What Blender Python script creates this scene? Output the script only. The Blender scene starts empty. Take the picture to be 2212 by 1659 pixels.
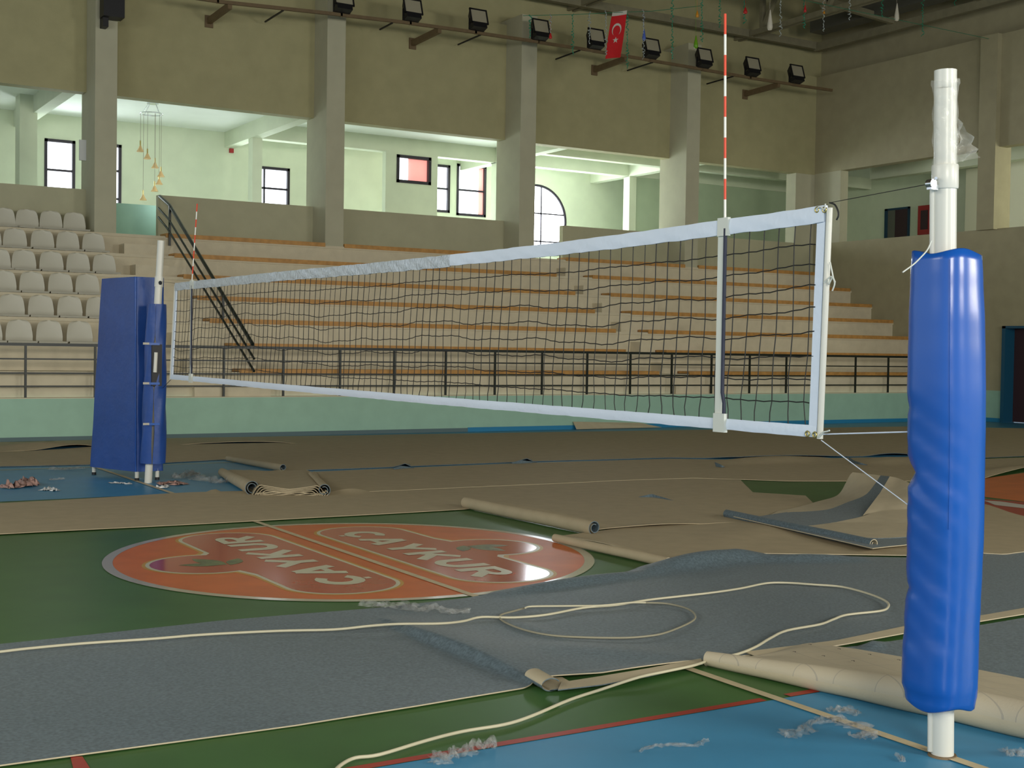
import bpy, bmesh, math, random
from mathutils import Vector, Matrix
random.seed(7)
S = bpy.context.scene
COL = S.collection
PI = math.pi

# ------------------------------------------------------------------ camera
F, YAW, PIT, ROL = 2811.49, 0.549162, -0.026103, 0.015025
CAM = Vector((-4.20989, -9.18824, 1.60839))
fw = Vector((math.sin(YAW)*math.cos(PIT), math.cos(YAW)*math.cos(PIT), math.sin(PIT)))
r0 = Vector((math.cos(YAW), -math.sin(YAW), 0)); u0 = r0.cross(fw)
RT = r0*math.cos(ROL) + u0*math.sin(ROL)
UP = u0*math.cos(ROL) - r0*math.sin(ROL)
cd = bpy.data.cameras.new('camera'); cam = bpy.data.objects.new('camera', cd); COL.objects.link(cam)
cam.matrix_world = Matrix(((RT.x, UP.x, -fw.x, CAM.x), (RT.y, UP.y, -fw.y, CAM.y), (RT.z, UP.z, -fw.z, CAM.z), (0, 0, 0, 1)))
cd.sensor_width = 36; cd.lens = F/2212*36; cd.clip_end = 200
S.camera = cam

# ------------------------------------------------------------------ colour management, world, lights
S.view_settings.view_transform = 'Standard'; S.view_settings.look = 'None'
S.view_settings.gamma = 1; S.view_settings.use_curve_mapping = False
S.view_settings.exposure = 0.08
W = bpy.data.worlds.new('world'); S.world = W; W.use_nodes = True
bg = W.node_tree.nodes['Background']; bg.inputs[0].default_value = (0.80, 0.90, 1.0, 1); bg.inputs[1].default_value = 1.0

def area(name, loc, aim, sx, sy, power, col=(1, 1, 1), spread=180):
    l = bpy.data.lights.new(name, 'AREA'); l.shape = 'RECTANGLE'; l.size = sx; l.size_y = sy
    l.energy = power; l.color = col; l.spread = math.radians(spread)
    o = bpy.data.objects.new(name, l); COL.objects.link(o); o.location = loc
    o.rotation_euler = (Vector(aim)-Vector(loc)).to_track_quat('-Z', 'Y').to_euler()
    return o
DAY = (0.86, 0.94, 1.0)
# added fill lamps behind the photographer and at the left end, for assumed windows
for wxp in (-6, 4, 13.5): area('near_side_fill_light', (wxp, -15.5, 4.4), (wxp*0.6+2, 6, 1.4), 3.2, 2.6, 700, (1.0, 0.94, 0.81))
area('left_end_fill_light', (-11, -2, 5.5), (8, 4, 1.5), 8, 2.5, 380, (1.0, 0.95, 0.82))
# daylight that comes through the gallery windows
area('round_window_light', (16.0, 23.7, 5.3), (13.5, 12, 3.0), 2.0, 2.0, 190, DAY)
area('gallery_window_light_a', (2.9, 23.7, 5.6), (3, 18, 5), 1.2, 1.4, 62, DAY)
area('gallery_window_light_b', (8.2, 23.7, 5.7), (8, 18, 5), 1.2, 1.3, 52, DAY)
area('gallery_window_light_c', (12.9, 23.6, 5.6), (11, 18, 5), 1.6, 1.3, 60, DAY)
area('gallery_fill_light', (5.4, 19.6, 5.0), (5.4, 24, 5.8), 2.5, 1.0, 20, DAY)  # added fill inside the gallery, aimed at its back wall
area('wing_fill_light', (24.2, 7.0, 6.3), (26.3, 12.0, 5.2), 1.2, 1.2, 110, (1, 0.97, 0.85))  # added lamp that brightens the wing panels, not a window

# ------------------------------------------------------------------ picture-ray helpers (measuring only: where a sight line meets a real plane)
def ray(x, y): return fw + RT*((x-1106)/F) - UP*((y-829.5)/F)
def on(ax, v, x, y):
    d = ray(x, y); return CAM + d*((v-CAM[ax])/d[ax])
def FL(x, y, z=0.0): return on(2, z, x, y)

# ------------------------------------------------------------------ materials
def mat(name, col, rough=0.6, metal=0.0, noise=0.0, scale=20, bump=0.0, bscale=60, spec=0.5, coat=0.0, sheen=0, alpha=1.0, trans=0.0, emit=None, es=0, detail=3, col2=None, ior=1.45):
    m = bpy.data.materials.new(name); m.use_nodes = True
    nt = m.node_tree; b = nt.nodes['Principled BSDF']
    b.inputs['Base Color'].default_value = (*col, 1); b.inputs['Roughness'].default_value = rough
    b.inputs['Metallic'].default_value = metal; b.inputs['Specular IOR Level'].default_value = spec
    b.inputs['Coat Weight'].default_value = coat; b.inputs['Alpha'].default_value = alpha
    b.inputs['Coat Roughness'].default_value = 0.15
    b.inputs['Transmission Weight'].default_value = trans; b.inputs['IOR'].default_value = ior
    if sheen: b.inputs['Sheen Weight'].default_value = sheen
    if emit: b.inputs['Emission Color'].default_value = (*emit, 1); b.inputs['Emission Strength'].default_value = es
    tc = None
    if noise or bump:
        tc = nt.nodes.new('ShaderNodeTexCoord')
    if noise:
        n = nt.nodes.new('ShaderNodeTexNoise'); n.inputs['Scale'].default_value = scale; n.inputs['Detail'].default_value = detail
        nt.links.new(tc.outputs['Object'], n.inputs['Vector'])
        r = nt.nodes.new('ShaderNodeValToRGB')
        c2 = col2 or tuple(min(1, c*(1+noise)) for c in col)
        r.color_ramp.elements[0].position = 0.3; r.color_ramp.elements[1].position = 0.7
        r.color_ramp.elements[0].color = (*[c*(1-noise) for c in col], 1); r.color_ramp.elements[1].color = (*c2, 1)
        nt.links.new(n.outputs['Fac'], r.inputs['Fac']); nt.links.new(r.outputs['Color'], b.inputs['Base Color'])
    if bump:
        n2 = nt.nodes.new('ShaderNodeTexNoise'); n2.inputs['Scale'].default_value = bscale; n2.inputs['Detail'].default_value = 4
        nt.links.new(tc.outputs['Object'], n2.inputs['Vector'])
        bp = nt.nodes.new('ShaderNodeBump'); bp.inputs['Strength'].default_value = bump; bp.inputs['Distance'].default_value = 0.02
        nt.links.new(n2.outputs['Fac'], bp.inputs['Height']); nt.links.new(bp.outputs['Normal'], b.inputs['Normal'])
    return m
M = {}
M['wall'] = mat('hall plaster', (0.42, 0.39, 0.215), 0.85, noise=0.05, scale=3, bump=0.1, bscale=40)
M['parapet'] = mat('parapet plaster', (0.48, 0.465, 0.315), 0.85, noise=0.04, scale=3, bump=0.1, bscale=40)
M['column'] = mat('column plaster', (0.50, 0.485, 0.35), 0.85, noise=0.04, scale=3)
M['riser'] = mat('stand concrete', (0.67, 0.60, 0.44), 0.85, noise=0.05, scale=5, bump=0.1, bscale=30)
M['mint'] = mat('mint paint', (0.34, 0.55, 0.43), 0.6, noise=0.04, scale=4)
M['bluepaint'] = mat('blue skirting paint', (0.02, 0.22, 0.42), 0.5)
M['gallery'] = mat('gallery pale green plaster', (0.66, 0.71, 0.54), 0.85, noise=0.04, scale=2)
M['gceil'] = mat('gallery ceiling white', (0.80, 0.84, 0.76), 0.9, noise=0.02, scale=2)
M['rightwall'] = mat('end wall plaster', (0.39, 0.355, 0.225), 0.85, noise=0.05, scale=3)
M['roof'] = mat('roof deck brown', (0.10, 0.07, 0.045), 0.8, noise=0.2, scale=3)
M['truss'] = mat('truss paint', (0.24, 0.22, 0.14), 0.6, noise=0.1, scale=6)
M['duct'] = mat('duct metal', (0.13, 0.13, 0.11), 0.5, 0.3)
M['plank'] = mat('bench wood', (0.52, 0.27, 0.075), 0.5, noise=0.18, scale=9, detail=5)
M['plankend'] = mat('bench wood dark', (0.30, 0.15, 0.06), 0.5, noise=0.1, scale=9)
M['rail'] = mat('railing black green paint', (0.012, 0.018, 0.014), 0.35)
M['seat'] = mat('grey seat plastic', (0.60, 0.58, 0.48), 0.4)
M['green'] = mat('court green paint', (0.050, 0.135, 0.035), 0.42, noise=0.10, scale=2.5, spec=0.35)
M['blue'] = mat('court blue paint', (0.055, 0.265, 0.47), 0.42, noise=0.05, scale=3, spec=0.4)
M['orange'] = mat('orange circle paint', (0.60, 0.155, 0.04), 0.42, noise=0.10, scale=3, spec=0.3)
M['gloss_red'] = mat('glossy red floor print', (0.42, 0.06, 0.03), 0.12, noise=0.08, scale=5, spec=0.3)
M['gloss_white'] = mat('glossy white line', (0.46, 0.43, 0.32), 0.15, spec=0.2)
M['letter'] = mat('cream lettering', (0.56, 0.55, 0.40), 0.35)
M['ochre'] = mat('ochre outline', (0.55, 0.30, 0.05), 0.4)
M['leaf'] = mat('leaf print', (0.10, 0.13, 0.035), 0.35, noise=0.5, scale=14)
M['cream'] = mat('cream court line', (0.55, 0.47, 0.30), 0.5, noise=0.1, scale=12)
M['redline'] = mat('red court line', (0.36, 0.035, 0.02), 0.4)
M['yellowline'] = mat('pale yellow court line', (0.45, 0.45, 0.20), 0.5)
M['carpet'] = mat('grey blue carpet', (0.108, 0.152, 0.178), 0.47, noise=0.30, scale=60, bump=0.18, bscale=250, spec=0.45, sheen=0.05)
M['back'] = mat('beige carpet backing', (0.44, 0.365, 0.235), 0.75, noise=0.05, scale=6, bump=0.1, bscale=120)
M['back2'] = mat('pale carpet backing', (0.52, 0.45, 0.31), 0.7, noise=0.05, scale=7, bump=0.1, bscale=120)
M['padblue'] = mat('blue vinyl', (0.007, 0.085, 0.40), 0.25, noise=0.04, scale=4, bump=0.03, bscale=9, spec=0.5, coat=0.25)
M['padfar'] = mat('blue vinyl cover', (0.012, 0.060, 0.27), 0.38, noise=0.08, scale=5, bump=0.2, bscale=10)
M['white'] = mat('white enamel', (0.64, 0.64, 0.58), 0.3, spec=0.5)
M['whitetape'] = mat('white net tape', (0.66, 0.74, 0.86), 0.5, bump=0.15, bscale=30)
M['tapeplastic'] = mat('tape in plastic', (0.50, 0.56, 0.62), 0.3, noise=0.15, scale=30, bump=0.8, bscale=40, coat=0.5)
M['sleeve'] = mat('cream sleeve', (0.60, 0.63, 0.58), 0.55)
M['cord'] = mat('black cord', (0.012, 0.013, 0.012), 0.6)
M['navy'] = mat('navy pad strip', (0.02, 0.025, 0.05), 0.6)
M['antred'] = mat('antenna red', (0.70, 0.06, 0.02), 0.4)
M['antwhite'] = mat('antenna white', (0.75, 0.75, 0.70), 0.4)
M['brass'] = mat('brass', (0.60, 0.50, 0.20), 0.3, 1.0)
M['chrome'] = mat('chrome', (0.7, 0.72, 0.74), 0.2, 1.0)
M['black'] = mat('black plastic', (0.01, 0.01, 0.012), 0.5)
M['winframe'] = mat('dark window frame', (0.025, 0.02, 0.03), 0.4)
M['sky'] = mat('bright window pane', (0.9, 0.95, 1), 0.1, emit=(0.86, 0.91, 1.0), es=3.0)
M['skyround'] = mat('bright round window pane', (0.9, 0.95, 1), 0.1, emit=(0.88, 0.92, 1.0), es=15.0)
M['skypink'] = mat('window pane with red blind', (0.9, 0.5, 0.5), 0.1, emit=(0.95, 0.28, 0.24), es=0.75)
M['cable'] = mat('cream cable', (0.58, 0.54, 0.39), 0.4)
M['gcable'] = mat('grey cable', (0.30, 0.28, 0.20), 0.5)
M['film'] = mat('clear plastic film', (0.80, 0.80, 0.74), 0.12, alpha=0.2, spec=0.9, bump=0.6, bscale=25)
M['film2'] = mat('crumpled clear film', (0.66, 0.68, 0.66), 0.2, alpha=0.17, spec=1.0, bump=0.4, bscale=60)
M['paper'] = mat('paper scrap', (0.72, 0.74, 0.74), 0.6)
M['pinkscrap'] = mat('pinkish plastic scrap', (0.42, 0.26, 0.22), 0.6, noise=0.2, scale=30)
M['flag'] = mat('flag red', (0.55, 0.008, 0.012), 0.7, noise=0.06, scale=6)
M['flagwhite'] = mat('flag white', (0.55, 0.52, 0.46), 0.7)
M['glass_lamp'] = mat('amber glass', (0.75, 0.50, 0.22), 0.25, alpha=0.75)
M['redbox'] = mat('red enamel', (0.35, 0.015, 0.015), 0.4)
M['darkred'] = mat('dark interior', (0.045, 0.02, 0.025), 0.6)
M['flood_glass'] = mat('floodlight glass', (0.40, 0.37, 0.27), 0.12)
M['steel'] = mat('brown steel', (0.16, 0.11, 0.055), 0.6, noise=0.1, scale=9)
M['streamgreen'] = mat('green foil streamer', (0.02, 0.28, 0.16), 0.3, 0.3)
M['streamsilver'] = mat('silver foil streamer', (0.45, 0.50, 0.50), 0.3, 0.4)
M['bwhite'] = mat('white balloon', (0.62, 0.58, 0.48), 0.4)
M['bred'] = mat('red balloon', (0.5, 0.02, 0.02), 0.4)
M['bgreen'] = mat('lime balloon', (0.13, 0.32, 0.01), 0.4)
M['borange'] = mat('orange balloon', (0.6, 0.25, 0.02), 0.4)
M['bblue'] = mat('blue balloon', (0.08, 0.14, 0.5), 0.4)
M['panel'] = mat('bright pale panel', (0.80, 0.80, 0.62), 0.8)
M['smear'] = mat('grey plaster', (0.50, 0.47, 0.40), 0.85)

# ------------------------------------------------------------------ mesh helpers
class MB:
    def __init__(s): s.v = []; s.f = []; s.m = []; s.sm = []
    def add(s, vs, fs, mi=0, smooth=False):
        o = len(s.v); s.v += [tuple(v) for v in vs]
        for f in fs: s.f.append(tuple(i+o for i in f)); s.m.append(mi); s.sm.append(smooth)
        return s
    def box(s, a, b, mi=0):
        x0, y0, z0 = a; x1, y1, z1 = b
        if x0 > x1: x0, x1 = x1, x0
        if y0 > y1: y0, y1 = y1, y0
        if z0 > z1: z0, z1 = z1, z0
        return s.add([(x0, y0, z0), (x1, y0, z0), (x1, y1, z0), (x0, y1, z0), (x0, y0, z1), (x1, y0, z1), (x1, y1, z1), (x0, y1, z1)],
                     [(0, 3, 2, 1), (4, 5, 6, 7), (0, 1, 5, 4), (1, 2, 6, 5), (2, 3, 7, 6), (3, 0, 4, 7)], mi)
    def hexa(s, lo, hi, mi=0):
        n = len(lo)
        return s.add(list(lo)+list(hi), [tuple(range(n-1, -1, -1)), tuple(range(n, 2*n))]+[(i, (i+1) % n, n+(i+1) % n, n+i) for i in range(n)], mi)
    def bar(s, a, b, w, h, mi=0, up=Vector((0, 0, 1))):
        a = Vector(a); b = Vector(b); d = (b-a).normalized()
        sd = d.cross(up)
        if sd.length < 1e-4: sd = d.cross(Vector((0, 1, 0)))
        sd.normalize(); u = sd.cross(d).normalized()
        c = [(-1, -1), (1, -1), (1, 1), (-1, 1)]
        return s.hexa([a+sd*w/2*i+u*h/2*j for i, j in c], [b+sd*w/2*i+u*h/2*j for i, j in c], mi)
    def tube(s, pts, r, n=8, mi=0, cap=True, closed=False):
        pts = [Vector(p) for p in pts]; N = len(pts)
        rs = r if isinstance(r, (list, tuple)) else [r]*N
        rings = []; prev = None
        for i, p in enumerate(pts):
            if closed: d = pts[(i+1) % N]-pts[i-1]
            else: d = pts[min(i+1, N-1)]-pts[max(i-1, 0)]
            if d.length < 1e-9: d = Vector((0, 0, 1))
            d.normalize()
            if prev is None:
                a = d.cross(Vector((0, 0, 1)))
                if a.length < 1e-3: a = d.cross(Vector((1, 0, 0)))
            else: a = prev - d*prev.dot(d)
            a.normalize(); prev = a; b = d.cross(a)
            rings.append([p+(a*math.cos(2*PI*k/n)+b*math.sin(2*PI*k/n))*rs[i] for k in range(n)])
        vs = [v for rg in rings for v in rg]; fs = []
        for i in range(N if closed else N-1):
            j = (i+1) % N
            for k in range(n): fs.append((i*n+k, i*n+(k+1) % n, j*n+(k+1) % n, j*n+k))
        s.add(vs, fs, mi, True)
        if cap and not closed:
            s.add(rings[0], [tuple(range(n-1, -1, -1))], mi); s.add(rings[-1], [tuple(range(n))], mi)
        return s
    def lathe(s, prof, c=(0, 0, 0), n=16, mi=0):
        c = Vector(c); vs = []
        for r, z in prof:
            for k in range(n): vs.append((c.x+r*math.cos(2*PI*k/n), c.y+r*math.sin(2*PI*k/n), c.z+z))
        fs = [(i*n+k, i*n+(k+1) % n, (i+1)*n+(k+1) % n, (i+1)*n+k) for i in range(len(prof)-1) for k in range(n)]
        return s.add(vs, fs, mi, True)
    def grid(s, P, mi=0, smooth=True, flip=False):
        nr = len(P); nc = len(P[0]); vs = [p for r in P for p in r]
        fs = [(i*nc+j, i*nc+j+1, (i+1)*nc+j+1, (i+1)*nc+j) for i in range(nr-1) for j in range(nc-1)]
        if flip: fs = [f[::-1] for f in fs]
        return s.add(vs, fs, mi, smooth)
    def build(s, name, mats, parent=None):
        me = bpy.data.meshes.new(name); me.from_pydata(s.v, [], s.f)
        for m in (mats if isinstance(mats, (list, tuple)) else [mats]): me.materials.append(m)
        for p, mi, sm in zip(me.polygons, s.m, s.sm): p.material_index = mi; p.use_smooth = sm
        me.update()
        o = bpy.data.objects.new(name, me); COL.objects.link(o)
        if parent is not None:
            o.parent = parent; o.matrix_parent_inverse = Matrix.Translation(parent.location).inverted() if parent.rotation_euler[:] == (0, 0, 0) else Matrix()
        return o
def tag(o, label=None, cat=None, group=None, kind=None):
    if label: o['label'] = label
    if cat: o['category'] = cat
    if group: o['group'] = group
    if kind: o['kind'] = kind
    return o
def empty(name, loc, label, cat, group=None):
    o = bpy.data.objects.new(name, None); COL.objects.link(o); o.location = loc; o.empty_display_size = 0.1
    return tag(o, label, cat, group)
def copy_tree(o, parent=None):
    c = o.copy(); COL.objects.link(c)
    if parent is not None: c.parent = parent
    for ch in list(o.children): copy_tree(ch, c)
    return c
def struct(name, mb, m, label=None, parent=None):
    o = mb.build(name, m, parent)
    if parent is None:
        o['kind'] = 'structure'
        if label: o['label'] = label
    return o
def inset_poly(pts, z): return [(p[0], p[1], z) for p in pts]
def flat(mb, pts, z, mi=0):
    mb.add([(p[0], p[1], z) for p in pts], [tuple(range(len(pts)))], mi); return mb
def lerp(a, b, t): return a+(b-a)*t

# ------------------------------------------------------------------ dimensions of the hall
XR, YW, YP, YC = 22.9, 12.9, 18.52, 17.8          # end wall, front of stand, gallery parapet, column fronts
ROWS = [(13.15, 1.14), (13.93, 1.60), (14.70, 2.06), (15.47, 2.51), (16.24, 2.95), (17.02, 3.41), (17.80, 3.87)]
XL = -9.0
COLX = [2.33, 7.37, 12.44, 17.58]
ZP, ZO, ZT = 4.80, 6.80, 9.62                      # parapet top, opening top, top of thick wall
GY, GZ = 24.0, 7.2                                 # gallery back wall, gallery ceiling

# ================================================================== THE SETTING
mb = MB(); flat(mb, [(-16, -18), (30, -18), (30, YW+0.1), (-16, YW+0.1)], 0)
struct('floor', mb, M['green'], 'dark green painted sports hall floor')
def marking(pts, m, z, label):
    mb = MB(); flat(mb, pts, z); return struct('floor_marking', mb, m, label)
SLY = 4.66
marking([(-16, -18), (30, -18), (30, -SLY-0.05), (-16, -SLY-0.05)], M['blue'], 0.002, 'blue painted surround in front of the side line')
marking([(-16, SLY), (30, SLY), (30, YW+0.1), (-16, YW+0.1)], M['blue'], 0.002, 'blue painted surround by the stand')
marking([(-2.9, -SLY-0.05), (0.0-0.06, -SLY-0.05), (0.0-0.06, -SLY), (-2.9, -SLY)], M['redline'], 0.004, 'red side line before the net line')
marking([(0.09, -SLY-0.05), (9.0, -SLY-0.05), (9.0, -SLY), (0.09, -SLY)], M['redline'], 0.004, 'red side line after the net line')
marking([FL(152, 1636), FL(178, 1636), FL(200, 1670), FL(160, 1670)], M['redline'], 0.004, 'short red line crossing the green')
marking([(-16, 8.05), (3.2, 8.05), (3.2, 8.10), (-16, 8.10)], M['yellowline'], 0.004, 'thin pale line on the far blue surround')
marking([(-0.025, -12), (0.03, -12), (0.03, 7.95), (-0.025, 7.95)], M['cream'], 0.0065, 'cream centre line under the net')
# painted key area far to the side
marking([FL(2080, 1040), FL(2230, 1019), FL(2230, 1086), FL(2080, 1068)], M['orange'], 0.002, 'orange painted free throw area')
marking([FL(2080, 1075), FL(2230, 1086), FL(2230, 1125), FL(2080, 1092)], M['redline'], 0.003, 'dark red logo panel beside the orange area')
marking([FL(2125, 1082), FL(2160, 1084), FL(2230, 1094), FL(2230, 1101), FL(2150, 1092)], M['smear'], 0.005, 'worn pale lettering on the dark red panel')

# --- centre circle with the two CAYKUR badges
def circle_pts(r, n=96, a0=0, a1=2*PI, c=(0, 0)): return [(c[0]+r*math.cos(a0+(a1-a0)*k/n), c[1]+r*math.sin(a0+(a1-a0)*k/n)) for k in range(n)]
logo = empty('circle_logo', (0, 0, 0), 'round orange centre circle logo with two red badges reading ÇAYKUR', 'floor logo')
flat(MB(), circle_pts(1.79), 0.003).build('orange_disc', M['orange'], logo)
mb = MB(); a = circle_pts(1.86); b = circle_pts(1.785)
mb.add([(p[0], p[1], 0.004) for p in a+b], [(i, (i+1) % 96, 96+(i+1) % 96, 96+i) for i in range(96)]); mb.build('white_ring', M['gloss_white'], logo)
def badge_outline(g):
    """capsule along Y with a round leaf lobe on its +X side; g = how far the outline is grown."""
    cx, hw, y0, y1 = 0.585, 0.375+g, -1.20, 1.08
    lx, ly, lr = 1.14, -0.10, 0.40+g
    P = []
    for k in range(25): t = PI*k/24; P.append((cx-hw*math.cos(t)*1.0, y1+hw*0.95*math.sin(t)))      # far round end, -x -> +x
    ax = cx+hw
    dy = math.sqrt(max(lr*lr-(ax-lx)**2, 0.01))
    a0 = math.atan2(dy, ax-lx); a1 = -a0
    P.append((ax, ly+dy+0.22))
    for k in range(25): t = a0*(0.93)+(a1*0.93-a0*0.93)*k/24; P.append((lx+lr*math.cos(t), ly+lr*math.sin(t)))
    P.append((ax, ly-dy-0.10))
    for k in range(25): t = PI*k/24; P.append((cx+hw*math.cos(t), y0-hw*0.95*math.sin(t)))
    return P
for sgn in (1, -1):
    T = lambda P: [(sgn*p[0], sgn*p[1]) for p in P]
    flat(MB(), T(badge_outline(0.055)), 0.0040).build('badge_ochre_rim', M['ochre'], logo)  # printed ochre outline round the badge
    flat(MB(), T(badge_outline(0.03)), 0.0048).build('badge_outline', M['letter'], logo)
    bd = flat(MB(), T(badge_outline(0.0)), 0.0056).build('badge', M['gloss_red'], logo)
    # leaves
    lf = MB()
    lf.f.clear()
    for (bx, by, ang, L, w) in [(1.02, 0.02, -1.2, 0.40, 0.08), (1.02, 0.0, -0.35, 0.34, 0.07), (1.0, 0.04, -2.1, 0.30, 0.06)]:
        pts = []
        for k in range(9): t = k/8; pts.append((bx+math.cos(ang)*L*t-math.sin(ang)*w*math.sin(PI*t), by+math.sin(ang)*L*t+math.cos(ang)*w*math.sin(PI*t)))
        for k in range(7, 0, -1): t = k/8; pts.append((bx+math.cos(ang)*L*t+math.sin(ang)*w*math.sin(PI*t), by+math.sin(ang)*L*t-math.cos(ang)*w*math.sin(PI*t)))
        flat(lf, T(pts), 0.0062+0.0003*(len(lf.f)))
    lf.build('leaf', M['leaf'], logo)
    # block lettering: thick strokes in a unit cell (u along the word, h up)
    lt = MB()
    zc_ = [0]
    def stroke(pts_, k, w, lt=lt):
        V_ = [Vector((a_[0], a_[1]*1.15)) for a_ in pts_]; L_, R_ = [], []
        for q in range(len(V_)):
            d0 = (V_[q]-V_[q-1]).normalized() if q else None; d1 = (V_[q+1]-V_[q]).normalized() if q < len(V_)-1 else None
            d_v = ((d0 or d1)+(d1 or d0)).normalized(); n_v = Vector((-d_v.y, d_v.x))*w/2
            L_.append(V_[q]+n_v); R_.append(V_[q]-n_v)
        zc_[0] += 1; z_ = 0.0066+0.0002*(zc_[0] % 5)
        f_ = lambda p_: (sgn*(0.365+0.345*(p_.y/1.15)), sgn*(1.17-0.417*(k+0.03+0.94*p_.x)), z_)
        lt.grid([[f_(p_) for p_ in L_], [f_(p_) for p_ in R_]], smooth=False)
    def arc(cx_, cy_, rx_, ry_, a0_, a1_, n_=14): return [(cx_+rx_*math.cos(math.radians(a0_+(a1_-a0_)*q/n_)), cy_+ry_*math.sin(math.radians(a0_+(a1_-a0_)*q/n_))) for q in range(n_+1)]
    w_ = 0.27
    stroke(arc(0.52, 0.5, 0.36, 0.38, 42, 318), 0, w_); stroke([(0.50, -0.02), (0.50, -0.16)], 0, 0.16)
    stroke([(0.12, 0.0), (0.50, 0.98)], 1, w_); stroke([(0.50, 0.98), (0.88, 0.0)], 1, w_); stroke([(0.25, 0.27), (0.75, 0.27)], 1, 0.20)
    stroke([(0.10, 1.0), (0.50, 0.45)], 2, w_); stroke([(0.90, 1.0), (0.50, 0.45)], 2, w_); stroke([(0.50, 0.55), (0.50, 0.0)], 2, w_)
    stroke([(0.17, 0.0), (0.17, 1.0)], 3, w_); stroke([(0.22, 0.38), (0.84, 1.0)], 3, 0.25); stroke([(0.38, 0.60), (0.88, 0.0)], 3, w_)
    stroke([(0.17, 1.0), (0.17, 0.42)]+arc(0.50, 0.42, 0.33, 0.32, 180, 360)+[(0.83, 0.42), (0.83, 1.0)], 4, w_)
    stroke([(0.17, 0.0), (0.17, 1.0)], 5, w_); stroke([(0.17, 0.89), (0.55, 0.89)]+arc(0.55, 0.68, 0.25, 0.21, 90, -90)+[(0.55, 0.47), (0.17, 0.47)], 5, 0.24); stroke([(0.48, 0.47), (0.86, 0.0)], 5, w_)
    lt.build('lettering', M['letter'], logo)

# --- spectator stand (fixed concrete)
mb = MB(); mb.box((XL, YW, 0), (XR, YW+0.10, 0.70)); struct('wall_stand_front', mb, M['mint'], 'mint green wall at the foot of the stand')
xq = [on(1, YW, x, 925)[0] for x in (1010, 1236, 1420)]
mb = MB(); mb.box((XL, YW-0.012, 0.0), (xq[0], YW, 0.075)); struct('baseboard_stand', mb, mat('dusty skirting', (0.11, 0.17, 0.18), 0.7), 'dusty grey blue skirting below the mint wall')
mb = MB(); mb.box((xq[0], YW-0.012, 0.0), (XR, YW, 0.085)); struct('baseboard_stand', mb, M['bluepaint'], 'blue painted skirting below the mint wall')
mb = MB(); mb.hexa([(xq[1], YW-0.16, 0.012), (xq[2], YW-0.16, 0.012), (xq[2], YW-0.155, 0.010), (xq[1], YW-0.155, 0.010)], [(xq[1], YW-0.025, 0.16), (xq[2]-0.5, YW-0.025, 0.11), (xq[2]-0.5, YW-0.02, 0.11), (xq[1], YW-0.02, 0.16)]); tag(mb.build('carpet_offcut', M['back2']), 'pale carpet offcut leaning against the foot of the mint wall', 'carpet')
mb = MB(); mb.box((XL, YW, 0.70), (XR, YW+0.20, 0.715))
prevz = 0.70
for i, (y, z) in enumerate(ROWS):
    y1 = ROWS[i+1][0] if i+1 < len(ROWS) else 19.0
    mb.box((XL, y, prevz-0.05), (XR, y+0.06, z-0.06))                   # riser
    mb.box((XL, y-0.03, z-0.06), (XR, y1+0.06, z))                      # tread with small nosing
    prevz = z
# half steps in the two aisles
def px(y, z, x, yy): return on(1, y, x, yy)[0]
AIS = []
for i, (y, z) in enumerate(ROWS):
    lo = ROWS[i-1][1] if i else 0.70
    if i == 0: mb.box((2.9, YW+0.12, lo), (4.3, y, lo+0.20)); mb.box((13.55, YW+0.12, lo), (15.2, y, lo+0.20)); continue
    xa, xb = 2.95-0.02*i, 4.2
    mb.box((xa, y-0.40, lo), (xb, y+0.0, lo+0.235))
    mb.box((13.55, y-0.40, lo), (15.2, y+0.0, lo+0.235))
struct('stand_slab', mb, M['riser'], 'stepped concrete spectator stand')

# gallery parapets, columns, upper panels
def wallbox(name, a, b, m, label): mb = MB(); mb.box(a, b); return struct(name, mb, m, label)
def xat(x, y=450, Y=YP): return on(1, Y, x, y)[0]
XP1 = xat(342, 430); XP2 = xat(1216, 490)
edges = [XL]+COLX+[XR]
par = [(XL, 2.75), (XP1, 7.6), (7.6, 12.5), (XP2, XR)]
for i, (a, b) in enumerate(par): wallbox('wall_parapet', (a, YP, 3.86), (b, YP+0.16, ZP), M['parapet'], 'gallery parapet, bay %d' % (i+1))
mb = MB(); mb.box((XL, YP, ZO), (XR, YP+0.30, ZT)); struct('wall_back', mb, M['wall'], 'thick upper wall above the gallery openings')
for i, x in enumerate(COLX): wallbox('column', (x, YC, 3.86), (x+0.44, YP+0.40, ZT+0.12), M['column'], 'plastered column of the stand side')
mb = MB(); mb.box((XR-0.72, YP+0.01, 3.86), (XR+0.3, YP+0.4, ZO)); mb.box((XR+0.005, YC-0.3, ZP-0.1), (XR+0.3, YP+0.4, ZO+0.02)); struct('column', mb, M['column'], 'plastered corner column')
mb = MB(); mb.box((XL, 18.86, ZT-0.3), (XR+2, 19.0, 12.5)); struct('wall_back_upper', mb, M['wall'], 'recessed wall under the roof')
# mint landing wall seen through the aisle gaps
zl = on(1, 20.2, 290, 441)[2]
mb = MB(); mb.box((1.2, 20.2, 3.86), (5.2, 20.35, zl)); struct('wall_landing', mb, M['mint'], 'mint green landing wall behind the aisle')

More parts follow.
